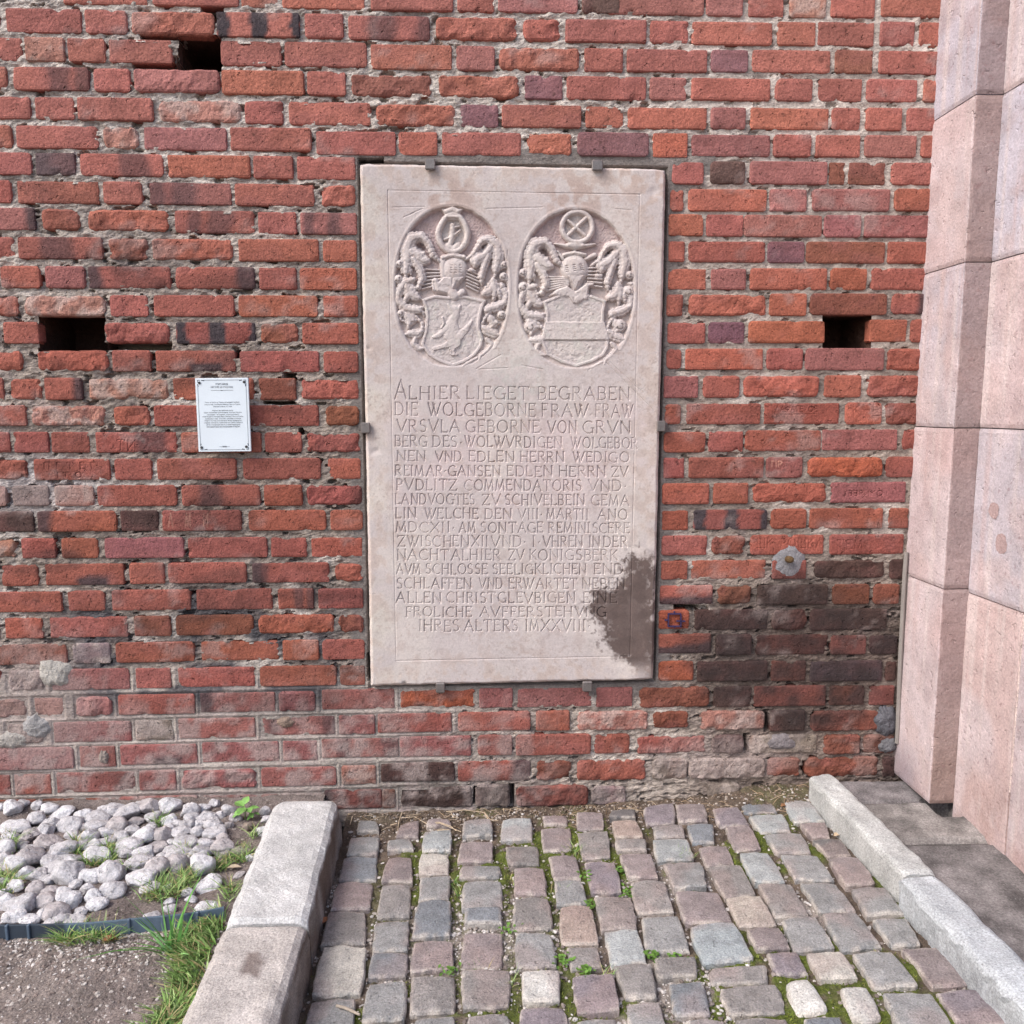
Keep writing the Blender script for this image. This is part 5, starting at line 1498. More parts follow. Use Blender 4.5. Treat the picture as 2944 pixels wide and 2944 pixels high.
ST = 1100/1932.0; S4 = 1144/1932.0
COB = {'3': ((800, 2250, ST), """
405,183 500,190 510,238 395,240 s|365,275 515,265 500,355 345,360 s|330,372 500,368 495,485 305,488 b|300,500 480,498 465,625 258,640 p|255,645 440,640 440,800 212,812 n|225,825 450,820 420,1060 162,1070 w|165,1095 388,1085 380,1290 115,1300 s
615,205 712,180 708,262 592,262 p|553,285 668,277 685,335 548,338 s|555,372 672,363 680,498 515,498 p|522,512 670,507 665,660 495,670 n|488,685 660,680 655,835 478,845 s|475,852 655,848 648,965 450,975 b|455,1005 648,998 640,1190 418,1198 s|418,1222 640,1215 640,1400 400,1400 n
752,182 860,180 875,212 750,218 p|735,240 875,235 875,340 722,340 l|720,355 860,352 862,455 705,460 w|718,470 868,462 865,580 705,595 s|705,597 870,593 870,765 672,778 b|685,797 880,790 888,935 665,950 p|672,970 893,963 893,1145 665,1155 n|690,1185 890,1165 915,1360 670,1360 s
935,195 1075,180 1085,262 928,268 s|920,297 1082,293 1085,392 903,400 p|922,415 1118,412 1122,470 915,475 s|935,490 1125,485 1138,625 928,635 s|948,640 1125,632 1132,712 938,720 bH|940,755 1135,750 1140,915 922,928 p|930,940 1165,938 1172,1120 925,1135 n|955,1165 1165,1155 1195,1350 945,1350 s
1130,180 1280,172 1285,275 1122,288 l|1145,312 1312,308 1320,405 1160,412 n|1190,430 1342,428 1362,560 1192,555 p|1190,573 1365,575 1390,735 1185,740 n|1200,752 1380,752 1415,920 1200,928 s|1222,945 1420,940 1425,1095 1235,1100 W|1220,1125 1445,1115 1485,1320 1225,1330 v
1335,155 1455,150 1462,200 1340,203 p|1325,218 1475,215 1485,335 1335,340 p|1362,365 1505,362 1530,475 1392,478 p|1395,488 1530,487 1568,600 1405,605 s|1420,612 1578,608 1625,800 1425,805 o|1458,818 1610,815 1640,915 1478,932 n|1478,965 1690,962 1730,1150 1510,1158 v|1500,1190 1705,1180 1750,1380 1510,1380 s
1505,140 1635,138 1648,225 1508,228 p|1510,238 1665,232 1682,372 1535,378 n|1545,395 1700,392 1740,550 1582,552 v|1595,565 1785,558 1815,725 1630,735 n|1645,735 1815,728 1862,895 1680,902 l|1690,915 1885,910 1915,1080 1755,1080 n|1755,1110 1925,1095 1975,1290 1790,1290 s
1680,135 1800,125 1808,170 1672,175 d|1680,185 1810,182 1845,268 1705,272 o|1700,285 1855,280 1862,335 1710,340 n|1720,355 1885,348 1920,475 1770,482 p"""),
 '4': ((1800, 2200, S4), """
15,555 185,550 235,700 55,715 n|75,722 255,716 312,890 100,898 s|135,930 345,920 348,1015 145,1022 n|210,1055 370,1050 420,1210 235,1205 b|300,1235 480,1230 520,1400 320,1400 s
85,195 230,180 240,270 95,275 v|130,292 275,288 285,340 140,345 s|128,352 300,348 335,450 150,458 l|180,470 365,465 395,592 230,598 s|235,598 445,598 520,748 285,755 p|305,770 525,758 625,935 370,960 L|405,975 680,958 692,1035 420,1050 n|450,1070 735,1050 780,1185 495,1200 n|530,1222 780,1215 850,1400 560,1400 n
240,185 380,180 398,258 255,265 p|292,282 425,278 430,360 320,368 b|350,385 490,382 530,470 390,480 p|395,485 555,478 635,622 480,640 n|490,640 650,637 735,770 545,778 y|580,785 740,778 800,885 630,890 p|680,900 830,895 890,1000 730,1008 v|765,1035 880,1025 1000,1185 820,1195 WR|860,1225 1040,1218 1100,1370 900,1370 b
415,200 545,195 600,280 455,285 v|480,287 600,284 660,400 525,405 p|545,418 690,415 775,560 620,568 l|635,573 800,570 895,725 725,735 n|755,738 920,730 1015,880 815,895 s|870,905 1045,898 1130,1025 945,1035 w|1030,1070 1170,1065 1260,1225 1090,1225 WR|1110,1250 1280,1250 1360,1400 1160,1400 s
560,178 715,175 735,218 570,225 b|590,240 765,232 800,310 655,318 l|670,330 850,322 905,420 735,425 s|750,428 930,430 1015,545 820,550 s|845,560 1020,562 1120,690 930,700 s|945,705 1120,708 1245,870 1045,890 s|1095,905 1285,892 1420,1060 1205,1075 s|1235,1095 1480,1090 1610,1290 1330,1290 s
760,168 890,165 965,265 815,270 l|840,280 970,275 990,345 910,345 p|900,355 1040,350 1095,432 980,440 d|980,447 1130,442 1215,570 1065,585 p|1090,590 1255,578 1355,708 1170,720 s|1190,735 1360,730 1435,860 1290,868 s|1330,880 1540,872 1675,1050 1490,1068 p|1500,1090 1740,1085 1870,1260 1620,1260 v""")}
CCOL = dict(s=(138, 138, 138), l=(156, 160, 161), b=(120, 124, 129), p=(138, 128, 128), n=(134, 130, 128), w=(178, 174, 167), W=(190, 188, 184), o=(154, 139, 131), d=(110, 107, 107), v=(126, 118, 123), y=(165, 157, 148), L=(150, 157, 160))
pave = None
# joint bed: soil, grit and moss between the stones
xs = np.arange(-0.52, 1.32, 0.010); ysg = np.arange(-2.4, 0.03, 0.010)
X, Y = np.meshgrid(xs, ysg, indexing='ij')
Zj = pv_z(X)-0.024+(fbm(X*26, Y*26, 3, 4)-.5)*0.020+(fbm(X*90, Y*90, 4, 2)-.5)*0.010
bank = sstep(-0.18, -0.02, Y)*(0.004+0.040*sstep(0.5, 1.3, X)+0.012*sstep(-0.1, -0.5, X)+0.02*(fbm(X*8, Y*8, 6, 3)-.5))
Zj = Zj+bank
moss = sstep(.39, .54, fbm(X*5.5, Y*4.5, 12, 3)+0.26*np.exp(-((X-0.25)/0.5)**2-((Y+0.42)/0.3)**2)+0.16*sstep(-0.85, -1.15, Y)-0.06)*(1-sstep(-0.20, -0.1, Y)*0.7)
moss = moss*sstep(.30, .48, fbm(X*30, Y*30, 14, 3))
Zj = Zj+0.007*moss
C = np.broadcast_to(srgb(98, 86, 76), X.shape+(3,)).copy()
C = C*(0.7+0.6*fbm(X*40, Y*40, 15, 3))[..., None]
gritm = np.maximum(sstep(.52, .64, fbm(X*4+4, Y*4, 16, 3)), np.exp(-((X-0.0)/0.26)**2-((Y+0.80)/0.20)**2)*1.1).clip(0, 1)
moss = moss*(1-0.8*np.exp(-((X-0.0)/0.26)**2-((Y+0.80)/0.18)**2))*(1-0.75*sstep(-0.2, -0.38, X)*sstep(-1.0, -0.85, Y))
gr_ = (0.8*gritm*(1-moss)*sstep(-0.3, -0.6, Y))[..., None]
C = C*(1-gr_)+gr_*srgb(158, 150, 144)
mc = srgb(84, 96, 38)*(0.65+0.8*fbm(X*50, Y*50, 17, 3))[..., None]
C = C*(1-moss[..., None]*0.92)+moss[..., None]*0.92*mc
V = np.stack([X, Y, Zj], -1).reshape(-1, 3)
pave = build('cobbled_pavement', V, grid_faces(*X.shape), M_JOINT, None, C.reshape(-1, 3), origin=(0.4, -0.6, 0))
tag(pave, kind='structure')


def joint_z(x, y):
    i = np.clip(((np.asarray(x)+0.52)/0.010).astype(int), 0, len(xs)-1); j = np.clip(((np.asarray(y)+2.4)/0.010).astype(int), 0, len(ysg)-1)
    return Zj[i, j]


def cobble(quad, code, seed, mbuf=None):
    """quad: four top corners (world): far-left, far-right, near-right, near-left"""
    rng = np.random.default_rng(seed)
    n = 15
    t = np.concatenate([[0, .025, .06], np.linspace(.11, .89, n-6), [.94, .975, 1]])
    U, W = np.meshgrid(t, t, indexing='ij')
    a, b, c, d = quad
    cen = sum(quad)/4
    size = (np.linalg.norm(b-a)+np.linalg.norm(d-c)+np.linalg.norm(d-a)+np.linalg.norm(c-b))/4
    rnd = 'R' in code
    kc = 0.07+0.07*rng.random()+(0.2 if rnd else 0)
    # round the corners of the outline
    uu, ww = U*2-1, W*2-1
    sc = 1-kc*0.5*(np.abs(uu*ww))**2.5
    un, wn_ = (uu*sc+1)/2, (ww*sc+1)/2
    P = a*(1-un[..., None])*(1-wn_[..., None])+b*un[..., None]*(1-wn_[..., None])+c*un[..., None]*wn_[..., None]+d*(1-un[..., None])*wn_[..., None]
    e = np.minimum(np.minimum(U, 1-U), np.minimum(W, 1-W))*size
    out = (P-cen); out[..., 2] = 0
    P = P+out*((fbm(P[..., 0]*34, P[..., 1]*34, seed % 401, 3)-.5)*0.16*np.clip(1-e/0.03, 0, 1))[..., None]*(1.0)
    P = P-out*0.008+out*(0.03*np.clip(1-e/0.02, 0, 1))[..., None]
    re = 0.0055+0.0045*rng.random()+(0.012 if rnd else 0)
    q = np.clip(1-e/re, 0, 1)
    z = -re*0.9*(1-np.sqrt(np.maximum(1-q*q*0.985, 0)))
    dome = (0.003+0.004*rng.random())*(1-np.clip(np.hypot(uu, ww)/1.2, 0, 1)**2)-0.004
    rough = 0.010 if code[0] in 'wW' else 0.0065
    z = z+dome+(fbm(P[..., 0]*22, P[..., 1]*22, seed % 307, 4)-.5)*rough+(fbm(P[..., 0]*75, P[..., 1]*75, seed % 157, 3)-.5)*0.003+rng.normal(0, 0.0025)
    z = z+rng.normal(0, 0.012)*(U-.5)*size*2+rng.normal(0, 0.012)*(W-.5)*size*2+(0.012 if 'H' in code else 0)
    P[..., 2] += z
    c0 = srgb(*CCOL[code[0]])*(1+rng.normal(0, 0.05))
    C_ = c0*(0.86+0.28*fbm(P[..., 0]*18, P[..., 1]*18, seed % 211, 4))[..., None]
    w2_ = (0.6*sstep(0.012, 0.0, e)*sstep(.35, .6, fbm(P[..., 0]*50, P[..., 1]*50, seed % 97, 2)))[..., None]
    C_ = C_*(1-w2_)+w2_*srgb(196, 186, 176)                     # worn pale arrises
    tn = (0.4*sstep(.5, .7, fbm(P[..., 0]*9+3, P[..., 1]*9, seed % 83, 3)))[..., None]
    C_ = C_*(1-tn)+tn*srgb(150, 132, 128)
    V = P.reshape(-1, 3); m = len(t)
    ring = np.array([i*m for i in range(m)]+[(m-1)*m+j for j in range(1, m)]+[i*m+m-1 for i in range(m-2, -1, -1)]+[j for j in range(m-2, 0, -1)])
    low = V[ring].copy(); low[:, :2] = cen[:2]+(low[:, :2]-cen[:2])*0.97; low[:, 2] -= 0.07
    kk = np.arange(len(ring)); k2 = (kk+1) % len(ring)
    F = np.concatenate([grid_faces(m, m)[:, ::-1], np.stack([ring[k2], ring[kk], len(V)+kk, len(V)+k2], 1)[:, ::-1]])
    V = np.concatenate([V, low]); Cc = np.concatenate([C_.reshape(-1, 3), C_.reshape(-1, 3)[ring]*0.95])
    if mbuf is None: build('cobblestone', V, F, M_COBBLE, pave, Cc, origin=cen)
    else: mbuf.add(V, F, col=Cc)


ci = 0
for key, ((ox, oy, s_), txt) in COB.items():
    for line in txt.strip().split('\n'):
        for it in line.split('|'):
            a = it.split()
            q = [np.array([float(v) for v in p.split(',')]) for p in a[:4]]
            pts = on_pave(np.array([ox+p[0]*s_ for p in q]), np.array([oy+p[1]*s_ for p in q]))
            cobble([pts[0], pts[1], pts[2], pts[3]], a[4], 300+ci*13)
            ci += 1
# stones nearer than the frame shows
mbuf = MB()
x = -0.45
colk = 0
while x < 1.2:
    y = -1.33-0.05*(colk % 3)
    while y > -2.2:
        w_, d_ = 0.125, 0.135+0.02*((ci*7) % 3)
        q = [np.array([x, y, pv_z(x)]), np.array([x+w_, y, pv_z(x+w_)]), np.array([x+w_, y-d_, pv_z(x+w_)]), np.array([x, y-d_, pv_z(x)])]
        cobble(q, 'snpsblv'[ci % 7], 300+ci*13, mbuf); ci += 1
        y -= d_+0.022
    x += 0.15; colk += 1
tag(mbuf.build('cobblestone', M_COBBLE, pave), kind='stuff')

# ---- left bed: soil
xs2 = np.concatenate([np.arange(-3.4, -2.0, 0.04), np.arange(-2.0, -0.60, 0.009)]); ys2 = np.concatenate([np.arange(-3.2, -1.6, 0.05), np.arange(-1.6, 0.04, 0.009)])
X, Y = np.meshgrid(xs2, ys2, indexing='ij')


def soil_h(X, Y):
    z = SOIL_Z+(fbm(X*7, Y*7, 31, 4)-.5)*0.030+(fbm(X*45, Y*45, 33, 3)-.5)*0.010
    z = z+0.02*sstep(-0.12, 0.0, Y)-0.012*sstep(-0.9, -1.1, Y)
    return z


Zs = soil_h(X, Y)
C = np.broadcast_to(srgb(120, 110, 106), X.shape+(3,)).copy()*(0.75+0.5*fbm(X*20, Y*20, 35, 4))[..., None]
pale = (0.5*sstep(.42, .6, fbm(X*3.2, Y*3.2, 37, 3))*sstep(-0.8, -0.9, Y))[..., None]
C = C*(1-pale)+pale*srgb(140, 130, 124)
soil = build('soil_bed', np.stack([X, Y, Zs], -1).reshape(-1, 3), grid_faces(*X.shape), M_SOIL, None, C.reshape(-1, 3), origin=(-1.5, -0.8, 0))
tag(soil, kind='structure')

# ---- river stones
SG = 800/1932.0
PEB = """85,195,60,45,10w 120,300,95,48,0w 262,250,62,48,0s 268,178,38,30,0s 345,195,50,35,0w 430,220,75,38,10w 360,285,58,40,0s 495,285,85,50,0s 580,225,55,48,0w 665,250,85,35,-5s
720,200,60,40,-10s 810,190,65,45,-15s 895,200,85,55,-15s 1035,180,65,45,-10n 1180,175,70,48,5w 680,300,85,32,-8s 810,305,68,70,-30n 930,330,50,32,-10s 1065,240,55,40,-10s 1170,265,50,40,0w
935,280,50,30,0n 1000,370,75,55,20w 1130,365,62,45,15n 1175,330,38,32,0s 1315,205,62,48,-15s 1295,300,45,55,10s 1265,355,60,35,0s 1440,240,60,38,-10s 1410,185,45,28,0w 1585,195,45,40,0s
1375,355,45,35,0s 1490,300,60,40,-10s 1495,350,72,45,0s 1590,300,30,30,0n 1530,230,30,25,0s 1715,320,35,42,0b 1820,345,40,40,0w 1840,200,35,30,0s 1850,260,40,25,0s 1285,415,75,45,-5s
1100,445,75,38,0n 1000,490,72,38,0w 890,430,95,50,-10s 690,495,85,50,-10w 620,380,65,45,0w 510,365,50,30,0s 740,410,65,35,-5s 330,420,90,50,-15n 230,355,60,35,0n 310,335,55,40,0s
200,520,85,65,-20n 300,525,30,30,0w 420,470,95,50,-15s 390,520,90,45,-10s 385,575,75,50,-10s 490,535,60,40,0s 100,575,70,55,-10w 40,540,45,40,0s 190,635,60,45,0w 280,635,65,38,-15s
325,672,55,35,-5s 475,625,100,78,-25s 625,655,75,52,-5w 775,640,88,65,-15s 970,680,100,50,-12w 965,575,90,42,0s 1090,600,75,65,-25n 1230,570,72,65,10n 1240,485,95,35,0s 1380,490,70,50,0s
1400,570,82,75,-5w 1440,440,65,38,-5s 1545,460,70,58,5n 1670,465,75,40,-10g 1550,395,45,25,0n 1445,690,82,45,0w 1735,530,30,22,-20w 790,760,85,52,-10s 530,715,45,30,0s 605,755,45,42,-10s
655,800,55,42,-5w 680,855,62,40,-8w 565,905,42,30,0s 480,830,85,55,-15w 330,825,65,55,-15n 120,730,55,40,0w 245,740,55,55,-10n 345,760,50,30,0n 140,855,95,65,-10s 30,840,60,45,0w
90,945,80,45,-5w 215,960,65,35,-5w 300,930,45,45,-30s 395,910,80,60,-15n 385,965,80,35,0s 520,965,70,20,0s 1045,740,65,35,-10s 1170,740,35,25,0w 1300,755,45,30,0s 1455,870,85,40,0w
1330,810,40,25,0w 1175,825,35,25,0w 1180,870,40,30,0s 1050,925,55,25,-8s 1660,645,35,20,-15n 45,460,60,50,0w 60,380,60,40,0w 180,385,45,30,0n 180,460,55,30,0s 25,690,40,40,0s
20,190,30,45,0w 155,170,40,30,0s 560,300,40,30,0n 745,345,60,30,-5s 850,380,55,35,0s 1060,310,40,25,0s 560,440,50,35,0s 640,440,55,35,-10w 150,430,40,28,0n 250,480,45,30,0s
540,600,40,30,0s 870,500,50,30,0s 820,560,40,26,0n 1330,250,45,35,0s 1390,290,38,28,0w 1230,290,40,30,0s 1640,250,40,30,0n 1200,420,40,26,0s 1130,520,40,26,0s 40,600,45,30,0n
440,760,45,28,0w 180,800,40,28,0s 30,770,35,28,0s 1490,160,35,24,0s 960,170,30,22,0s""".split()
PCOL = dict(w=srgb(204, 203, 206), s=srgb(188, 186, 189), n=srgb(176, 170, 171), b=srgb(142, 130, 120), g=srgb(150, 150, 132))


def peb_mesh(seed, col):
    rng = np.random.default_rng(seed)
    nu, nv = 36, 20
    th, ph_ = np.meshgrid(np.linspace(0, 2*math.pi, nu, endpoint=False), np.linspace(-math.pi/2, math.pi/2, nv), indexing='ij')
    x, y, z = np.cos(th)*np.cos(ph_), np.sin(th)*np.cos(ph_), np.sin(ph_)
    f = np.ones_like(x)
    for k in range(9):                        # flattened facets, as on broken and rolled stones
        d = rng.normal(0, 1, 3); d /= np.linalg.norm(d)
        h = x*d[0]+y*d[1]+z*d[2]
        lim = 0.64+0.24*rng.random()
        f = np.minimum(f, np.where(h > lim, lim/np.maximum(h, 1e-6), 1.0))
    f = f*(1.12+0.34*(fbm(x*1.6+seed, y*1.6+z*1.9, seed, 3)-.5)+0.16*(fbm(x*5+seed+z*3, y*5-z*2, seed+3, 3)-.5))
    V = np.stack([x*f, y*f, z*f], -1)
    c_ = np.asarray(col)*(0.82+0.36*fbm(x*3+seed, y*3+z*2, seed+5, 4))[..., None]
    i = np.arange(nu)[:, None]; j = np.arange(nv-1)[None, :]
    a = i*nv+j; b2 = ((i+1) % nu)*nv+j
    F = np.stack([a, b2, b2+1, a+1], -1).reshape(-1, 4)
    o = build('river_stone', V.reshape(-1, 3), F, M_PEBBLE, None, c_.reshape(-1, 3), origin=(0, 0, 0), smooth=True)
    me = o.data
    bpy.data.objects.remove(o, do_unlink=True)
    return me


PMESH = {c: [peb_mesh(50+7*k+ord(c), PCOL[c]) for k in range(7)] for c in PCOL}
PGROUP = 'river stones heaped between wall, edging strip and kerb'
stones = []
prng = np.random.default_rng(5)
for k, it in enumerate(PEB):
    code = it[-1]; gx_, gy_, rx, ry, ang = (float(v) for v in it[:-1].split(','))
    px, py = gx_*SG, 2250+gy_*SG
    base_ = on_soil(np.array(px), np.array(py+ry*SG*0.55))
    dpt = (base_-CAM) @ AX_F
    a = rx*SG*dpt/F_PX
    dv = base_-CAM; el = math.atan2(-dv[2], math.hypot(dv[0], dv[1]))
    b = a*(0.78+0.12*prng.random())
    hv = ry*SG*dpt/F_PX
    c2 = (hv*hv-(b*math.sin(el))**2)/(math.cos(el)**2)
    c = min(max(math.sqrt(max(c2, 0)), 0.42*a), 0.85*a)
    o = bpy.data.objects.new('river_stone', PMESH[code][k % 7])
    COL.objects.link(o)
    cen = on_soil(np.array(px), np.array(py), c*0.62)
    zc = soil_h(np.array([cen[0]]), np.array([cen[1]]))[0]+c*0.62
    o.location = (cen[0], min(cen[1], -b*0.75-0.004), zc)
    o.rotation_euler = (prng.normal(0, .12), math.radians(ang*0.8), math.radians(-prng.normal(0, 12))+(math.pi if k % 2 else 0))
    o.scale = (a*1.10, b*1.12, c*1.12)
    PLOC[o.name] = tuple(o.location)
    stones.append(dict(o=o, x=gx_, y=gy_, rx=rx, ry=ry, code=code))
SPECIAL = {(1445, 690): 'whitish oval river stone lying alone on bare soil near the kerb', (1715, 320): 'small brown egg-shaped stone upright beside the green seedling',
           (970, 680): 'large oblong pale stone at the front of the heap, tilted beside bare soil', (1400, 570): 'largest round white stone next to the grass by the kerb',
           (475, 625): 'large egg-shaped grey stone leaning to the right in the front left of the heap', (1670, 465): 'flat greenish stone with grass in front, close to the kerb',
           (1180, 175): 'smooth cream oval stone against the bottom course of the wall', (1455, 870): 'long white stone half buried in grass at the end of the edging strip',
           (895, 200): 'big grey lump of stone in the back row against the wall', (775, 640): 'broad grey stone with tilted flat face in the front row of the heap',
           (140, 855): 'large grey stone just behind the dark left end of the edging strip', (790, 760): 'oblong grey stone on the bare soil at the very front of the heap'}
KIND = dict(w='whitish', s='grey', n='mauve grey', b='brown', g='greenish')
byk = {}
for s in stones:
    tag(s['o'], None, 'stone', PGROUP)
    key = (s['x'], s['y'])
    if key in SPECIAL: s['o']['label'] = SPECIAL[key]; continue
    size = 'large' if s['rx'] > 79 else ('small' if s['rx'] < 47 else 'mid-sized')
    shp = 'flat oblong' if s['ry']/s['rx'] < 0.56 else 'rounded'
    row = 'back row by the wall' if s['y'] < 270 else ('middle of the heap' if s['y'] < 560 else ('front of the heap' if s['y'] < 780 else 'strip behind the edging'))
    side = 'near the frame edge' if s['x'] < 320 else ('left of centre' if s['x'] < 760 else ('right of centre' if s['x'] < 1240 else 'near the kerb'))
    byk.setdefault(f"{size} {shp} {KIND[s['code']]} river stone, {row}, {side}", []).append(s)
for lab, L_ in byk.items():
    L_.sort(key=lambda s: s['x'])
    ords = ['leftmost', 'second from left', 'third from left', 'fourth from left', 'fifth from left', 'sixth from left', 'seventh from left']
    for i, s in enumerate(L_):
        pre = '' if len(L_) == 1 else (('left ' if i == 0 else 'right ') if len(L_) == 2 else ('rightmost ' if i == len(L_)-1 else ords[i]+' '))
        s['o']['label'] = pre+lab

# ---- plastic edging strip
def g1(x, y): return x*SG, 2250+y*SG


edging = thing('garden_edging', tuple(on_soil(*(np.array(v) for v in g1(820, 1060)))), 'low blue-grey plastic edging strip holding back the river stones', 'edging')
bot = [(-420, 1085), (-200, 1092), (0, 1094), (220, 1090), (440, 1086), (640, 1076), (820, 1060), (910, 1050), (1140, 1028), (1300, 1012), (1440, 990), (1560, 965)]
B3 = np.array([on_soil(*(np.array(v) for v in g1(x, y)), -0.006) for x, y in bot])
tt = np.linspace(0, len(B3)-1, 80)
P3 = np.stack([np.interp(tt, np.arange(len(B3)), B3[:, i]) for i in range(3)], 1)
hgt = 0.048


def wallstrip(P, h, th, col, name, parent, bulge=0.0):
    T_ = np.gradient(P, axis=0); T_[:, 2] = 0; T_ /= np.linalg.norm(T_, axis=1)[:, None]
    N_ = np.stack([T_[:, 1], -T_[:, 0], T_[:, 2]*0], 1)
    rows_ = [P+N_*th/2-[0, 0, .02], P+N_*(th/2+bulge)+[0, 0, h-.003], P+N_*th/4+[0, 0, h], P-N_*th/4+[0, 0, h], P-N_*th/2+[0, 0, h-.003], P-N_*th/2-[0, 0, .02]]
    V = np.stack(rows_, 1).reshape(-1, 3)
    return build(name, V, grid_faces(len(P), 6), M_PLASTIC, parent, col)


lc = np.concatenate([np.tile(np.array(srgb(52, 62, 74)), (30*6, 1)), np.tile(np.array(srgb(88, 104, 120)), (50*6, 1))])
wallstrip(P3, hgt, 0.005, lc*(0.9+0.2*RNG.random((len(lc), 1))), 'edging_band', edging)
for gx_ in (-240, 60, 210, 905, 1140, 1380):
    p = on_soil(*(np.array(v) for v in g1(gx_, np.interp(gx_, [b[0] for b in bot], [b[1] for b in bot]))), -0.006)
    V, Q, T = bevel_box(p[0]-0.004, p[0]+0.004, p[1]-0.008, p[1]+0.004, p[2]-0.01, p[2]+hgt+0.001, 0.0015)
    build('edging_rib', V, [Q, T], M_PLASTIC, edging, srgb(84, 100, 118))

# ---- grit and gravel (uncountable)
def stone_bits(name, P, sizes, cols, mat, seed):
    rng = np.random.default_rng(seed)
    ico = np.array([(0, 0, 1), (.89, 0, .45), (.28, .85, .45), (-.72, .53, .45), (-.72, -.53, .45), (.28, -.85, .45), (.72, .53, -.45), (-.28, .85, -.45), (-.89, 0, -.45), (-.28, -.85, -.45), (.72, -.53, -.45), (0, 0, -1)])
    ft = np.array([(0, 1, 2), (0, 2, 3), (0, 3, 4), (0, 4, 5), (0, 5, 1), (1, 6, 2), (2, 7, 3), (3, 8, 4), (4, 9, 5), (5, 10, 1), (2, 6, 7), (3, 7, 8), (4, 8, 9), (5, 9, 10), (1, 10, 6), (11, 7, 6), (11, 8, 7), (11, 9, 8), (11, 10, 9), (11, 6, 10)])
    n = len(P)
    V = ico[None]*(1+rng.normal(0, .16, (n, 12, 1)))
    sc = np.stack([sizes*(0.9+.5*rng.random(n)), sizes*(0.7+.4*rng.random(n)), sizes*(0.5+.3*rng.random(n))], 1)
    V = V*sc[:, None, :]
    an = rng.random(n)*6.283; ca, sa = np.cos(an)[:, None], np.sin(an)[:, None]
    V = np.stack([V[..., 0]*ca-V[..., 1]*sa, V[..., 0]*sa+V[..., 1]*ca, V[..., 2]], -1)+P[:, None, :]
    F = (ft[None]+12*np.arange(n)[:, None, None]).reshape(-1, 3)
    C_ = np.repeat(cols, 12, 0)
    return tag(build(name, V.reshape(-1, 3), F, mat, None, C_), kind='stuff')


rng = np.random.default_rng(11)


def scatter_px(n, f, accept, zf):
    """random ground points in a world rectangle, thinned by accept"""
    out = []
    while len(out) < n:
        x = f[0]+(f[1]-f[0])*rng.random(4000); y = f[2]+(f[3]-f[2])*rng.random(4000)
        k = rng.random(4000) < accept(x, y)
        out += list(zip(x[k], y[k]))
    P = np.array(out[:n])
    return np.concatenate([P, zf(P[:, 0], P[:, 1])[:, None]], 1)


def edging_y(x): return np.interp(x, P3[:, 0], P3[:, 1])


def acc_front(x, y):
    d = edging_y(x)-y
    return (d > 0.004)*(0.10+0.9*np.exp(-np.maximum(d-0.01, 0)/0.10)*(0.5+0.5*sstep(-1.35, -1.1, x)))*(x < -0.70)


P = scatter_px(6500, (-2.1, -0.70, -1.7, -0.4), acc_front, soil_h)
n = len(P)
cc = np.array([srgb(168, 158, 152), srgb(186, 178, 172), srgb(140, 126, 120), srgb(120, 108, 102), srgb(206, 200, 196)])[rng.integers(0, 5, n)]
stone_bits('gravel', P, 0.0022+0.0045*rng.random(n)**2.2, cc, M_PEBBLE, 1)
P = scatter_px(1500, (-2.0, -0.72, -0.85, -0.02), lambda x, y: (y > edging_y(x)+0.01)*(0.4+0.6*sstep(-1.2, -0.8, x)), soil_h)
n = len(P)
cc = np.array([srgb(130, 118, 112), srgb(112, 100, 92), srgb(168, 158, 152)])[rng.integers(0, 3, n)]
stone_bits('gravel', P, 0.002+0.004*rng.random(n)**2, cc, M_PEBBLE, 2)


def acc_joint(x, y):
    return 0.10+0.9*np.maximum(sstep(.52, .64, fbm(x*4+4, y*4, 16, 3)), np.exp(-(x/0.26)**2-((y+0.80)/0.20)**2)*1.1)*sstep(-0.3, -0.6, y)


P = scatter_px(9500, (-0.50, 1.28, -1.45, -0.03), acc_joint, lambda x, y: joint_z(x, y)+0.001)
n = len(P)
cc = np.array([srgb(196, 190, 186), srgb(170, 162, 156), srgb(146, 136, 130), srgb(214, 210, 206), srgb(120, 110, 104)])[rng.integers(0, 5, n)]
stone_bits('grit', P, 0.0022+0.0062*rng.random(n)**2.2, cc, M_PEBBLE, 3)
P = scatter_px(2600, (-0.5, 1.27, -0.22, -0.006), lambda x, y: sstep(-0.22, -0.08, y), lambda x, y: joint_z(x, y)+0.001)
n = len(P)
cc = np.array([srgb(112, 96, 82), srgb(92, 78, 66), srgb(140, 124, 110), srgb(170, 160, 150)])[rng.integers(0, 4, n)]
stone_bits('grit', P, 0.002+0.004*rng.random(n)**2, cc, M_PEBBLE, 4)


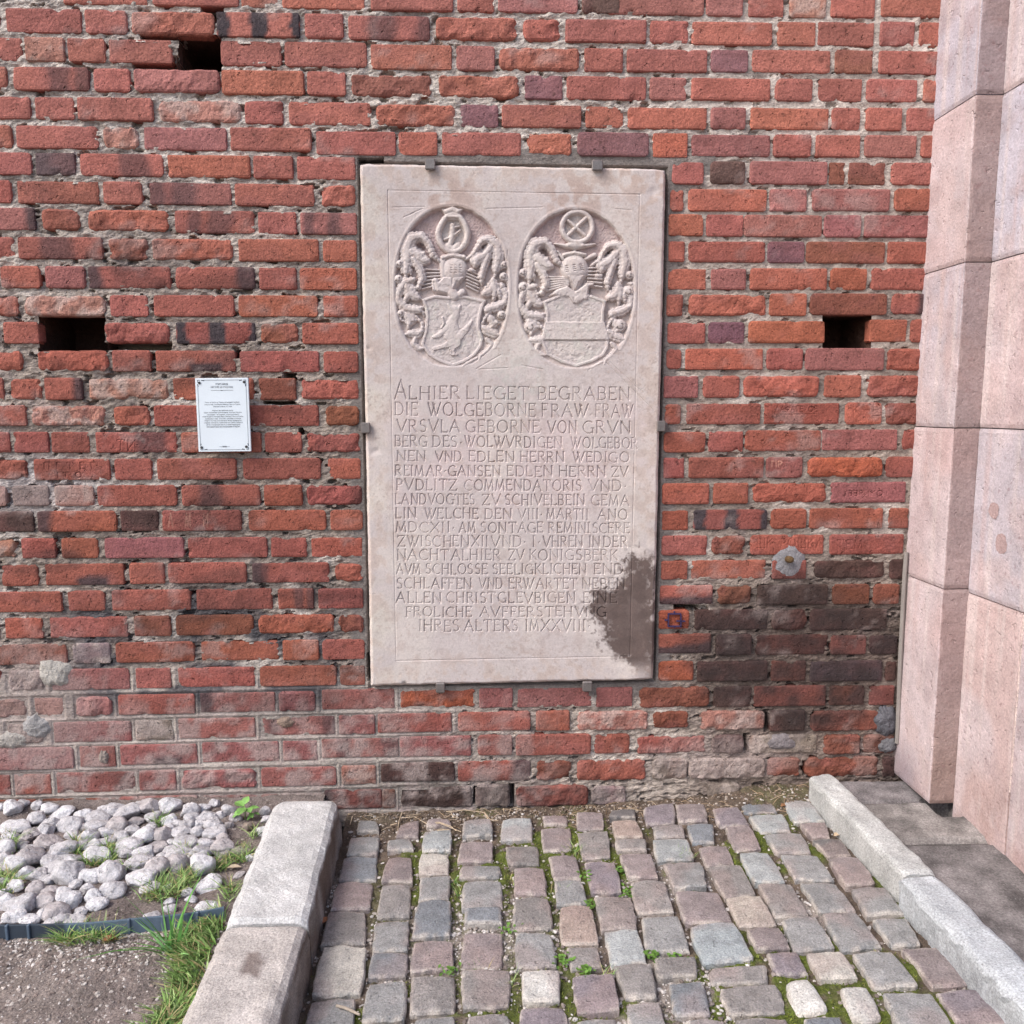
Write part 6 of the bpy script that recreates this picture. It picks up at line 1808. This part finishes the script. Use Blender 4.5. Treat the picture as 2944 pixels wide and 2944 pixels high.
# ---- grass, straw, moss tufts
def blades(mb, P, length, width, cols, lean, seed, droop=0.6, dirw=None):
    rng = np.random.default_rng(seed)
    n = len(P)
    az = rng.random(n)*6.283 if dirw is None else dirw+rng.normal(0, 0.9, n)
    L_ = length*(0.5+0.8*rng.random(n)); ln = lean*(0.5+rng.random(n))
    d = np.stack([np.cos(az), np.sin(az), np.zeros(n)], 1)
    sd = np.stack([-np.sin(az), np.cos(az), np.zeros(n)], 1)
    sd = sd*np.cos(0.9*rng.normal(0, 1, n))[:, None]+d*np.sin(0.9*rng.normal(0, 1, n))[:, None]
    rows_ = []
    for k, t in enumerate((0, .33, .66, 1.0)):
        out = ln*t+droop*ln*t*t; up = t*(1-0.45*droop*ln*t)
        c = P+d*(out*L_)[:, None]*0.9+np.array([0, 0, 1.0])*(up*L_)[:, None]
        w_ = width*(1, .85, .55, .08)[k]*(0.7+0.6*rng.random(n))
        rows_ += [c-sd*w_[:, None]/2, c+sd*w_[:, None]/2]
    V = np.stack(rows_, 1).reshape(-1, 3)
    b = 8*np.arange(n)[:, None]
    Q = np.concatenate([b+np.array([0, 1, 3, 2])+2*k for k in range(3)])
    mb.add(V, Q, col=np.repeat(cols, 8, 0))


def gcol(n, rng, dry=0.1):
    base_ = np.array([srgb(112, 146, 72), srgb(132, 164, 92), srgb(96, 130, 66), srgb(156, 180, 116)])[rng.integers(0, 4, n)]
    m = rng.random(n) < dry
    base_[m] = srgb(170, 158, 112)
    return base_*(0.8+0.4*rng.random((n, 1)))


def tuft_pts(cx, cy, rx, ry, n):
    a = rng.random(n)*6.283; r_ = np.sqrt(rng.random(n))
    px, py = g1(cx+rx*r_*np.cos(a), cy+ry*r_*np.sin(a))
    P = on_soil(px, py)
    P[:, 2] = soil_h(P[:, 0], P[:, 1])-0.004
    P[:, 1] = np.minimum(P[:, 1], -0.02)
    return P


gs = MB()
strip_c = [(1510, 985, 70, 70, 230), (1420, 1080, 110, 70, 300), (1370, 1190, 120, 80, 340), (1330, 1300, 110, 80, 300), (1300, 1420, 80, 80, 260), (1240, 1540, 85, 80, 300), (1170, 1650, 85, 70, 280), (1100, 1760, 90, 80, 260), (1240, 1130, 60, 50, 90)]
for a in strip_c:
    P = tuft_pts(*a); k = P[:, 0] < -0.715
    P = P[k]; P = P[::4] if False else P[rng.random(len(P)) < .78]; blades(gs, P, 0.043, 0.0060, gcol(len(P), rng, .18)*0.88, 0.8, int(a[0]), dirw=None if a[0] < 1250 else math.pi*1.05)
P = tuft_pts(1200, 1190, 60, 40, 26); blades(gs, P, 0.12, 0.009, gcol(26, rng, 0)*np.array([.7, 1, .9]), 0.9, 77, dirw=math.pi)
tag(gs.build('grass', M_LEAF), kind='stuff')
gt = MB()
for a in ((520, 1090, 160, 45, 210), (720, 1080, 90, 40, 120), (420, 1080, 70, 40, 60)):
    P = tuft_pts(*a); k = P[:, 1] < edging_y(P[:, 0])-0.004; P = P[k]; blades(gt, P, 0.05, 0.0034, gcol(len(P), rng, .2), 0.75, int(a[0]))
tag(gt.build('grass', M_LEAF), kind='stuff')
gm = MB()
for a in ((90, 450, 60, 60, 60), (60, 740, 90, 50, 80), (40, 660, 60, 40, 40), (540, 470, 40, 60, 60), (690, 555, 110, 30, 110), (770, 480, 40, 50, 50), (1100, 300, 50, 30, 40), (1290, 520, 30, 40, 40),
          (1520, 590, 70, 40, 70), (1660, 520, 110, 50, 110), (1190, 760, 150, 60, 170), (1300, 680, 70, 40, 50), (1590, 770, 50, 60, 50), (930, 610, 70, 20, 30), (1760, 380, 30, 30, 22), (880, 480, 40, 20, 14), (1080, 820, 120, 30, 40)):
    P = tuft_pts(a[0], a[1], a[2], a[3], int(a[4]*1.6)); P[:, 2] += 0.008; blades(gm, P, 0.040, 0.0034, gcol(len(P), rng, .25), 0.8, int(a[0]+a[1]))
tag(gm.build('grass', M_LEAF), kind='stuff')


def joint_tuft(mb, x, y, n, r_, L_, w_, cols, seed, lean=0.7):
    p = on_pave(np.array(800+x*ST), np.array(2250+y*ST))
    P = np.array([[p[0]+r_*rng.normal(), p[1]+r_*rng.normal(), 0] for _ in range(n)])
    P[:, 2] = joint_z(P[:, 0], P[:, 1])
    blades(mb, P, L_, w_, cols(n), lean, seed)


gj = MB()
for i, (x, y, n) in enumerate(((1490, 330, 34), (1500, 350, 20), (905, 545, 20), (1185, 490, 12), (2065, 355, 30), (2045, 350, 24), (1720, 420, 14), (1010, 915, 18), (1170, 990, 12), (1660, 940, 18), (890, 490, 14), (1410, 545, 10))):
    joint_tuft(gj, x, y, n, 0.010, 0.030, 0.0022, lambda n: gcol(n, rng, .25), 200+i)
tag(gj.build('grass', M_LEAF), kind='stuff')

# moss cushions in the joints: thousands of tiny upright leaves
ms = MB()
P = scatter_px(16000, (-0.50, 1.28, -1.45, -0.04), lambda x, y: moss[np.clip(((x+0.52)/0.010).astype(int), 0, len(xs)-1), np.clip(((y+2.4)/0.010).astype(int), 0, len(ysg)-1)]**2, lambda x, y: joint_z(x, y)-0.001)
n = len(P)
mcol = np.array([srgb(98, 112, 34), srgb(120, 130, 48), srgb(74, 86, 30), srgb(90, 92, 40)])[rng.integers(0, 4, n)]*(0.8+.4*rng.random((n, 1)))
blades(ms, P, 0.0075, 0.003, mcol, 0.8, 31)
tag(ms.build('moss', M_LEAF), kind='stuff')


# ---- small weeds
def leaf(mb, base_, az, L_, w_, tilt, col, fold=0.25):
    d = np.array([math.cos(az)*math.cos(tilt), math.sin(az)*math.cos(tilt), math.sin(tilt)])
    s_ = np.array([-math.sin(az), math.cos(az), 0]); u_ = np.cross(s_, d)*-1
    V = []
    for t, ww in ((0, .12), (.25, .8), (.5, 1.0), (.78, .6), (1, .04)):
        c = base_+d*L_*t+np.array([0, 0, -0.18*L_*t*t])
        V += [c-s_*w_/2*ww+u_*fold*w_/2*ww, c, c+s_*w_/2*ww+u_*fold*w_/2*ww]
    Q = []
    for k in range(4):
        for q in range(2): Q.append((3*k+q, 3*k+q+1, 3*k+q+4, 3*k+q+3))
    mb.add(V, Q, col=col)


sb = on_soil(*(np.array(v) for v in g1(1700, 265)))
sb[1] = min(sb[1], -0.05); sb[2] = soil_h(sb[:1], sb[1:2])[0]
seed_t = thing('seedling', tuple(sb), 'bright green broad-leaved seedling growing between stones at the foot of the wall', 'plant')
for (ox_, oz_, az, L_, w_, tl) in ((0, .075, 1.2, .05, .042, .75), (-.004, .065, 2.6, .06, .055, .35), (.002, .06, -1.9, .055, .05, -.1), (.01, .055, -0.9, .05, .046, .1), (.018, .05, .2, .055, .042, .2), (-.012, .045, -2.6, .05, .044, -.35), (.03, .03, -1.1, .04, .026, 0), (.045, .03, -.4, .035, .02, .1), (.035, .022, -2.0, .035, .022, -.2)):
    mb = MB(); leaf(mb, sb+np.array([ox_, 0, oz_])*0.75, az, L_*.75, w_*.75, tl, srgb(116, 158, 84)*(0.85+.3*rng.random()))
    mb.build('leaf', M_LEAF, seed_t)
V, Q, T = tube([sb-[0, 0, .01], sb+[0.003, 0, .03], sb+[0, 0, .058]], [.0022, .0018, .0012], 6); build('stem', V, [Q, T], M_LEAF, seed_t, srgb(120, 150, 80))
WEEDS = [(1730, 430, 14, 'leafy green weed in the cobble joint left of a pink-brown stone, upper right'), (1758, 545, 12, 'little leafy weed low in the joint between two grey cobbles, right of the middle'),
         (1575, 598, 14, 'small round-leaved weed beside the light grey cobble at the centre right'), (1442, 890, 16, 'clump of light green weeds beside the front white granite cobble'),
         (1555, 943, 14, 'light green weeds along the front of a small brown cobble'), (868, 945, 10, 'tiny leafy weed at the corner of a brown cobble, left of the middle'),
         (1888, 862, 18, 'bright green weed clump at the corner of the big light blue cobble'), (1545, 470, 8, 'tiny weed beside the purple-grey cobble, centre'),
         (1160, 725, 8, 'tiny dull weed in white grit beside the tall blue cobble'), (2005, 858, 14, 'green weeds before a grey cobble, left of the light blue one')]
for x, y, n, lab in WEEDS:
    p = on_pave(np.array(800+x*ST), np.array(2250+y*ST)); p[2] = joint_z(p[:1], p[1:2])[0]+0.004
    mb = MB()
    for k in range(n*2):
        leaf(mb, p+np.array([rng.normal(0, .013), rng.normal(0, .013), .004+.010*rng.random()]), rng.random()*6.28, .010+.008*rng.random(), .007+.004*rng.random(), .2+.4*rng.random(), srgb(96, 132, 58)*(0.7+.5*rng.random()))
    tag(mb.build('weed', M_LEAF), lab, 'weed', 'little weeds in the cobble joints')

# ---- dry straw, twig and leaves by the wall
sw = MB()


def straw(pts, r0, r1, col, zl=0.006):
    P = []
    for x, y in pts:
        p = on_pave(np.array(960+x*540/1932.0), np.array(2290+y*540/1932.0)); p[1] = min(p[1], -0.012)
        p[2] = max(joint_z(p[:1], p[1:2])[0], pv_z(p[0])+0.004 if p[1] < -.12 else -1)+zl; P.append(p)
    V, Q, T = tube(P, np.linspace(r0, r1, len(P)), 5); sw.add(V, Q, T, col=col)


SC1, SC2 = srgb(186, 168, 144), srgb(160, 138, 112)
for pts in ([(700, 205), (830, 180), (960, 240), (1090, 300), (1210, 350), (1310, 390)], [(960, 235), (1080, 290), (1200, 330), (1260, 380)], [(1155, 130), (1260, 120), (1340, 85), (1480, 105), (1550, 140), (1620, 210), (1690, 270)], [(1550, 145), (1590, 200), (1640, 260)],
            [(155, 150), (170, 200)], [(700, 150), (670, 230), (655, 290)], [(1745, 95), (1752, 135)], [(1820, 95), (1790, 150)], [(1890, 90), (1870, 140)], [(1250, 260), (1245, 330)], [(1060, 375), (1190, 365)], [(580, 260), (650, 300)], [(190, 215), (165, 275)]):
    straw(pts, 0.0022, 0.0012, SC1)
for i in range(120):
    x0 = -0.45+1.7*rng.random(); y0 = -0.012-0.16*rng.random()**1.4; a = rng.random()*6.28; L_ = 0.02+0.05*rng.random()
    P = []
    for t in (0, .5, 1):
        x_, y_ = x0+math.cos(a)*L_*t, min(y0+math.sin(a)*L_*t*.6, -.008)
        P.append(np.array([x_, y_, joint_z(np.array([x_]), np.array([y_]))[0]+.003+0.010*math.sin(t*3.1)*rng.random()]))
    V, Q, T = tube(P, [.0014, .0012, .0008], 4); sw.add(V, Q, T, col=(SC1 if rng.random() < .5 else SC2)*(0.7+.4*rng.random()))
tag(sw.build('dry_straw', M_STRAW), kind='stuff')
P = []
for x, y in ((162, 945), (215, 958), (270, 982), (325, 1008)):
    p = on_pave(np.array(900+x*SG), np.array(2500+y*SG), 0.010); P.append(p)
V, Q, T = tube(P, [.0036, .0038, .0036, .003], 8)
tag(build('twig', V, [Q, T], M_STRAW, None, srgb(168, 156, 142)), 'short pale bare twig lying on a grey cobble near the left kerb', 'twig')


def dead_leaf(p, az, L_, w_, col, label, tilt=.15):
    mb = MB(); leaf(mb, np.asarray(p, float), az, L_, w_, tilt, col, .35)
    tag(mb.build('dead_leaf', M_STRAW), label, 'leaf', 'fallen dead leaves')


p = on_soil(*(np.array(v) for v in g1(705, 1105))); dead_leaf(p+[0, 0, .004], 0.1, .045, .03, srgb(142, 98, 70), 'curled brown dead leaf beside the grass in front of the edging strip')
p = on_soil(*(np.array(v) for v in g1(1580, 615))); dead_leaf(p+[0, 0, .012], 0.1, .045, .024, srgb(176, 160, 140), 'pale tan dead leaf on the soil near the grass beside the left kerb')
for x, y, lab, col in ((752, 195, 'small brown dead leaf between two grey cobbles near the wall', srgb(136, 100, 72)), (945, 215, 'tan dead leaf at the foot of the right kerb near the wall', srgb(180, 158, 130)), (1010, 330, 'pale dead leaf in the gap beside the right kerb', srgb(186, 166, 140)), (1710, 1085, 'brown crumpled leaf against the right kerb in the lower right corner', srgb(150, 124, 100))):
    q = on_pave(np.array(1800+x*S4), np.array(2200+y*S4)); q[2] = joint_z(q[:1], q[1:2])[0]+.012
    dead_leaf(q, 0.4, .035, .022, col, lab)
q = on_pave(np.array(800+215*ST), np.array(2250+700*ST)); q[2] = joint_z(q[:1], q[1:2])[0]+.014
dead_leaf(q, 1.2, .04, .026, srgb(150, 104, 76), 'rust-brown dead leaf at the foot of the left kerb')
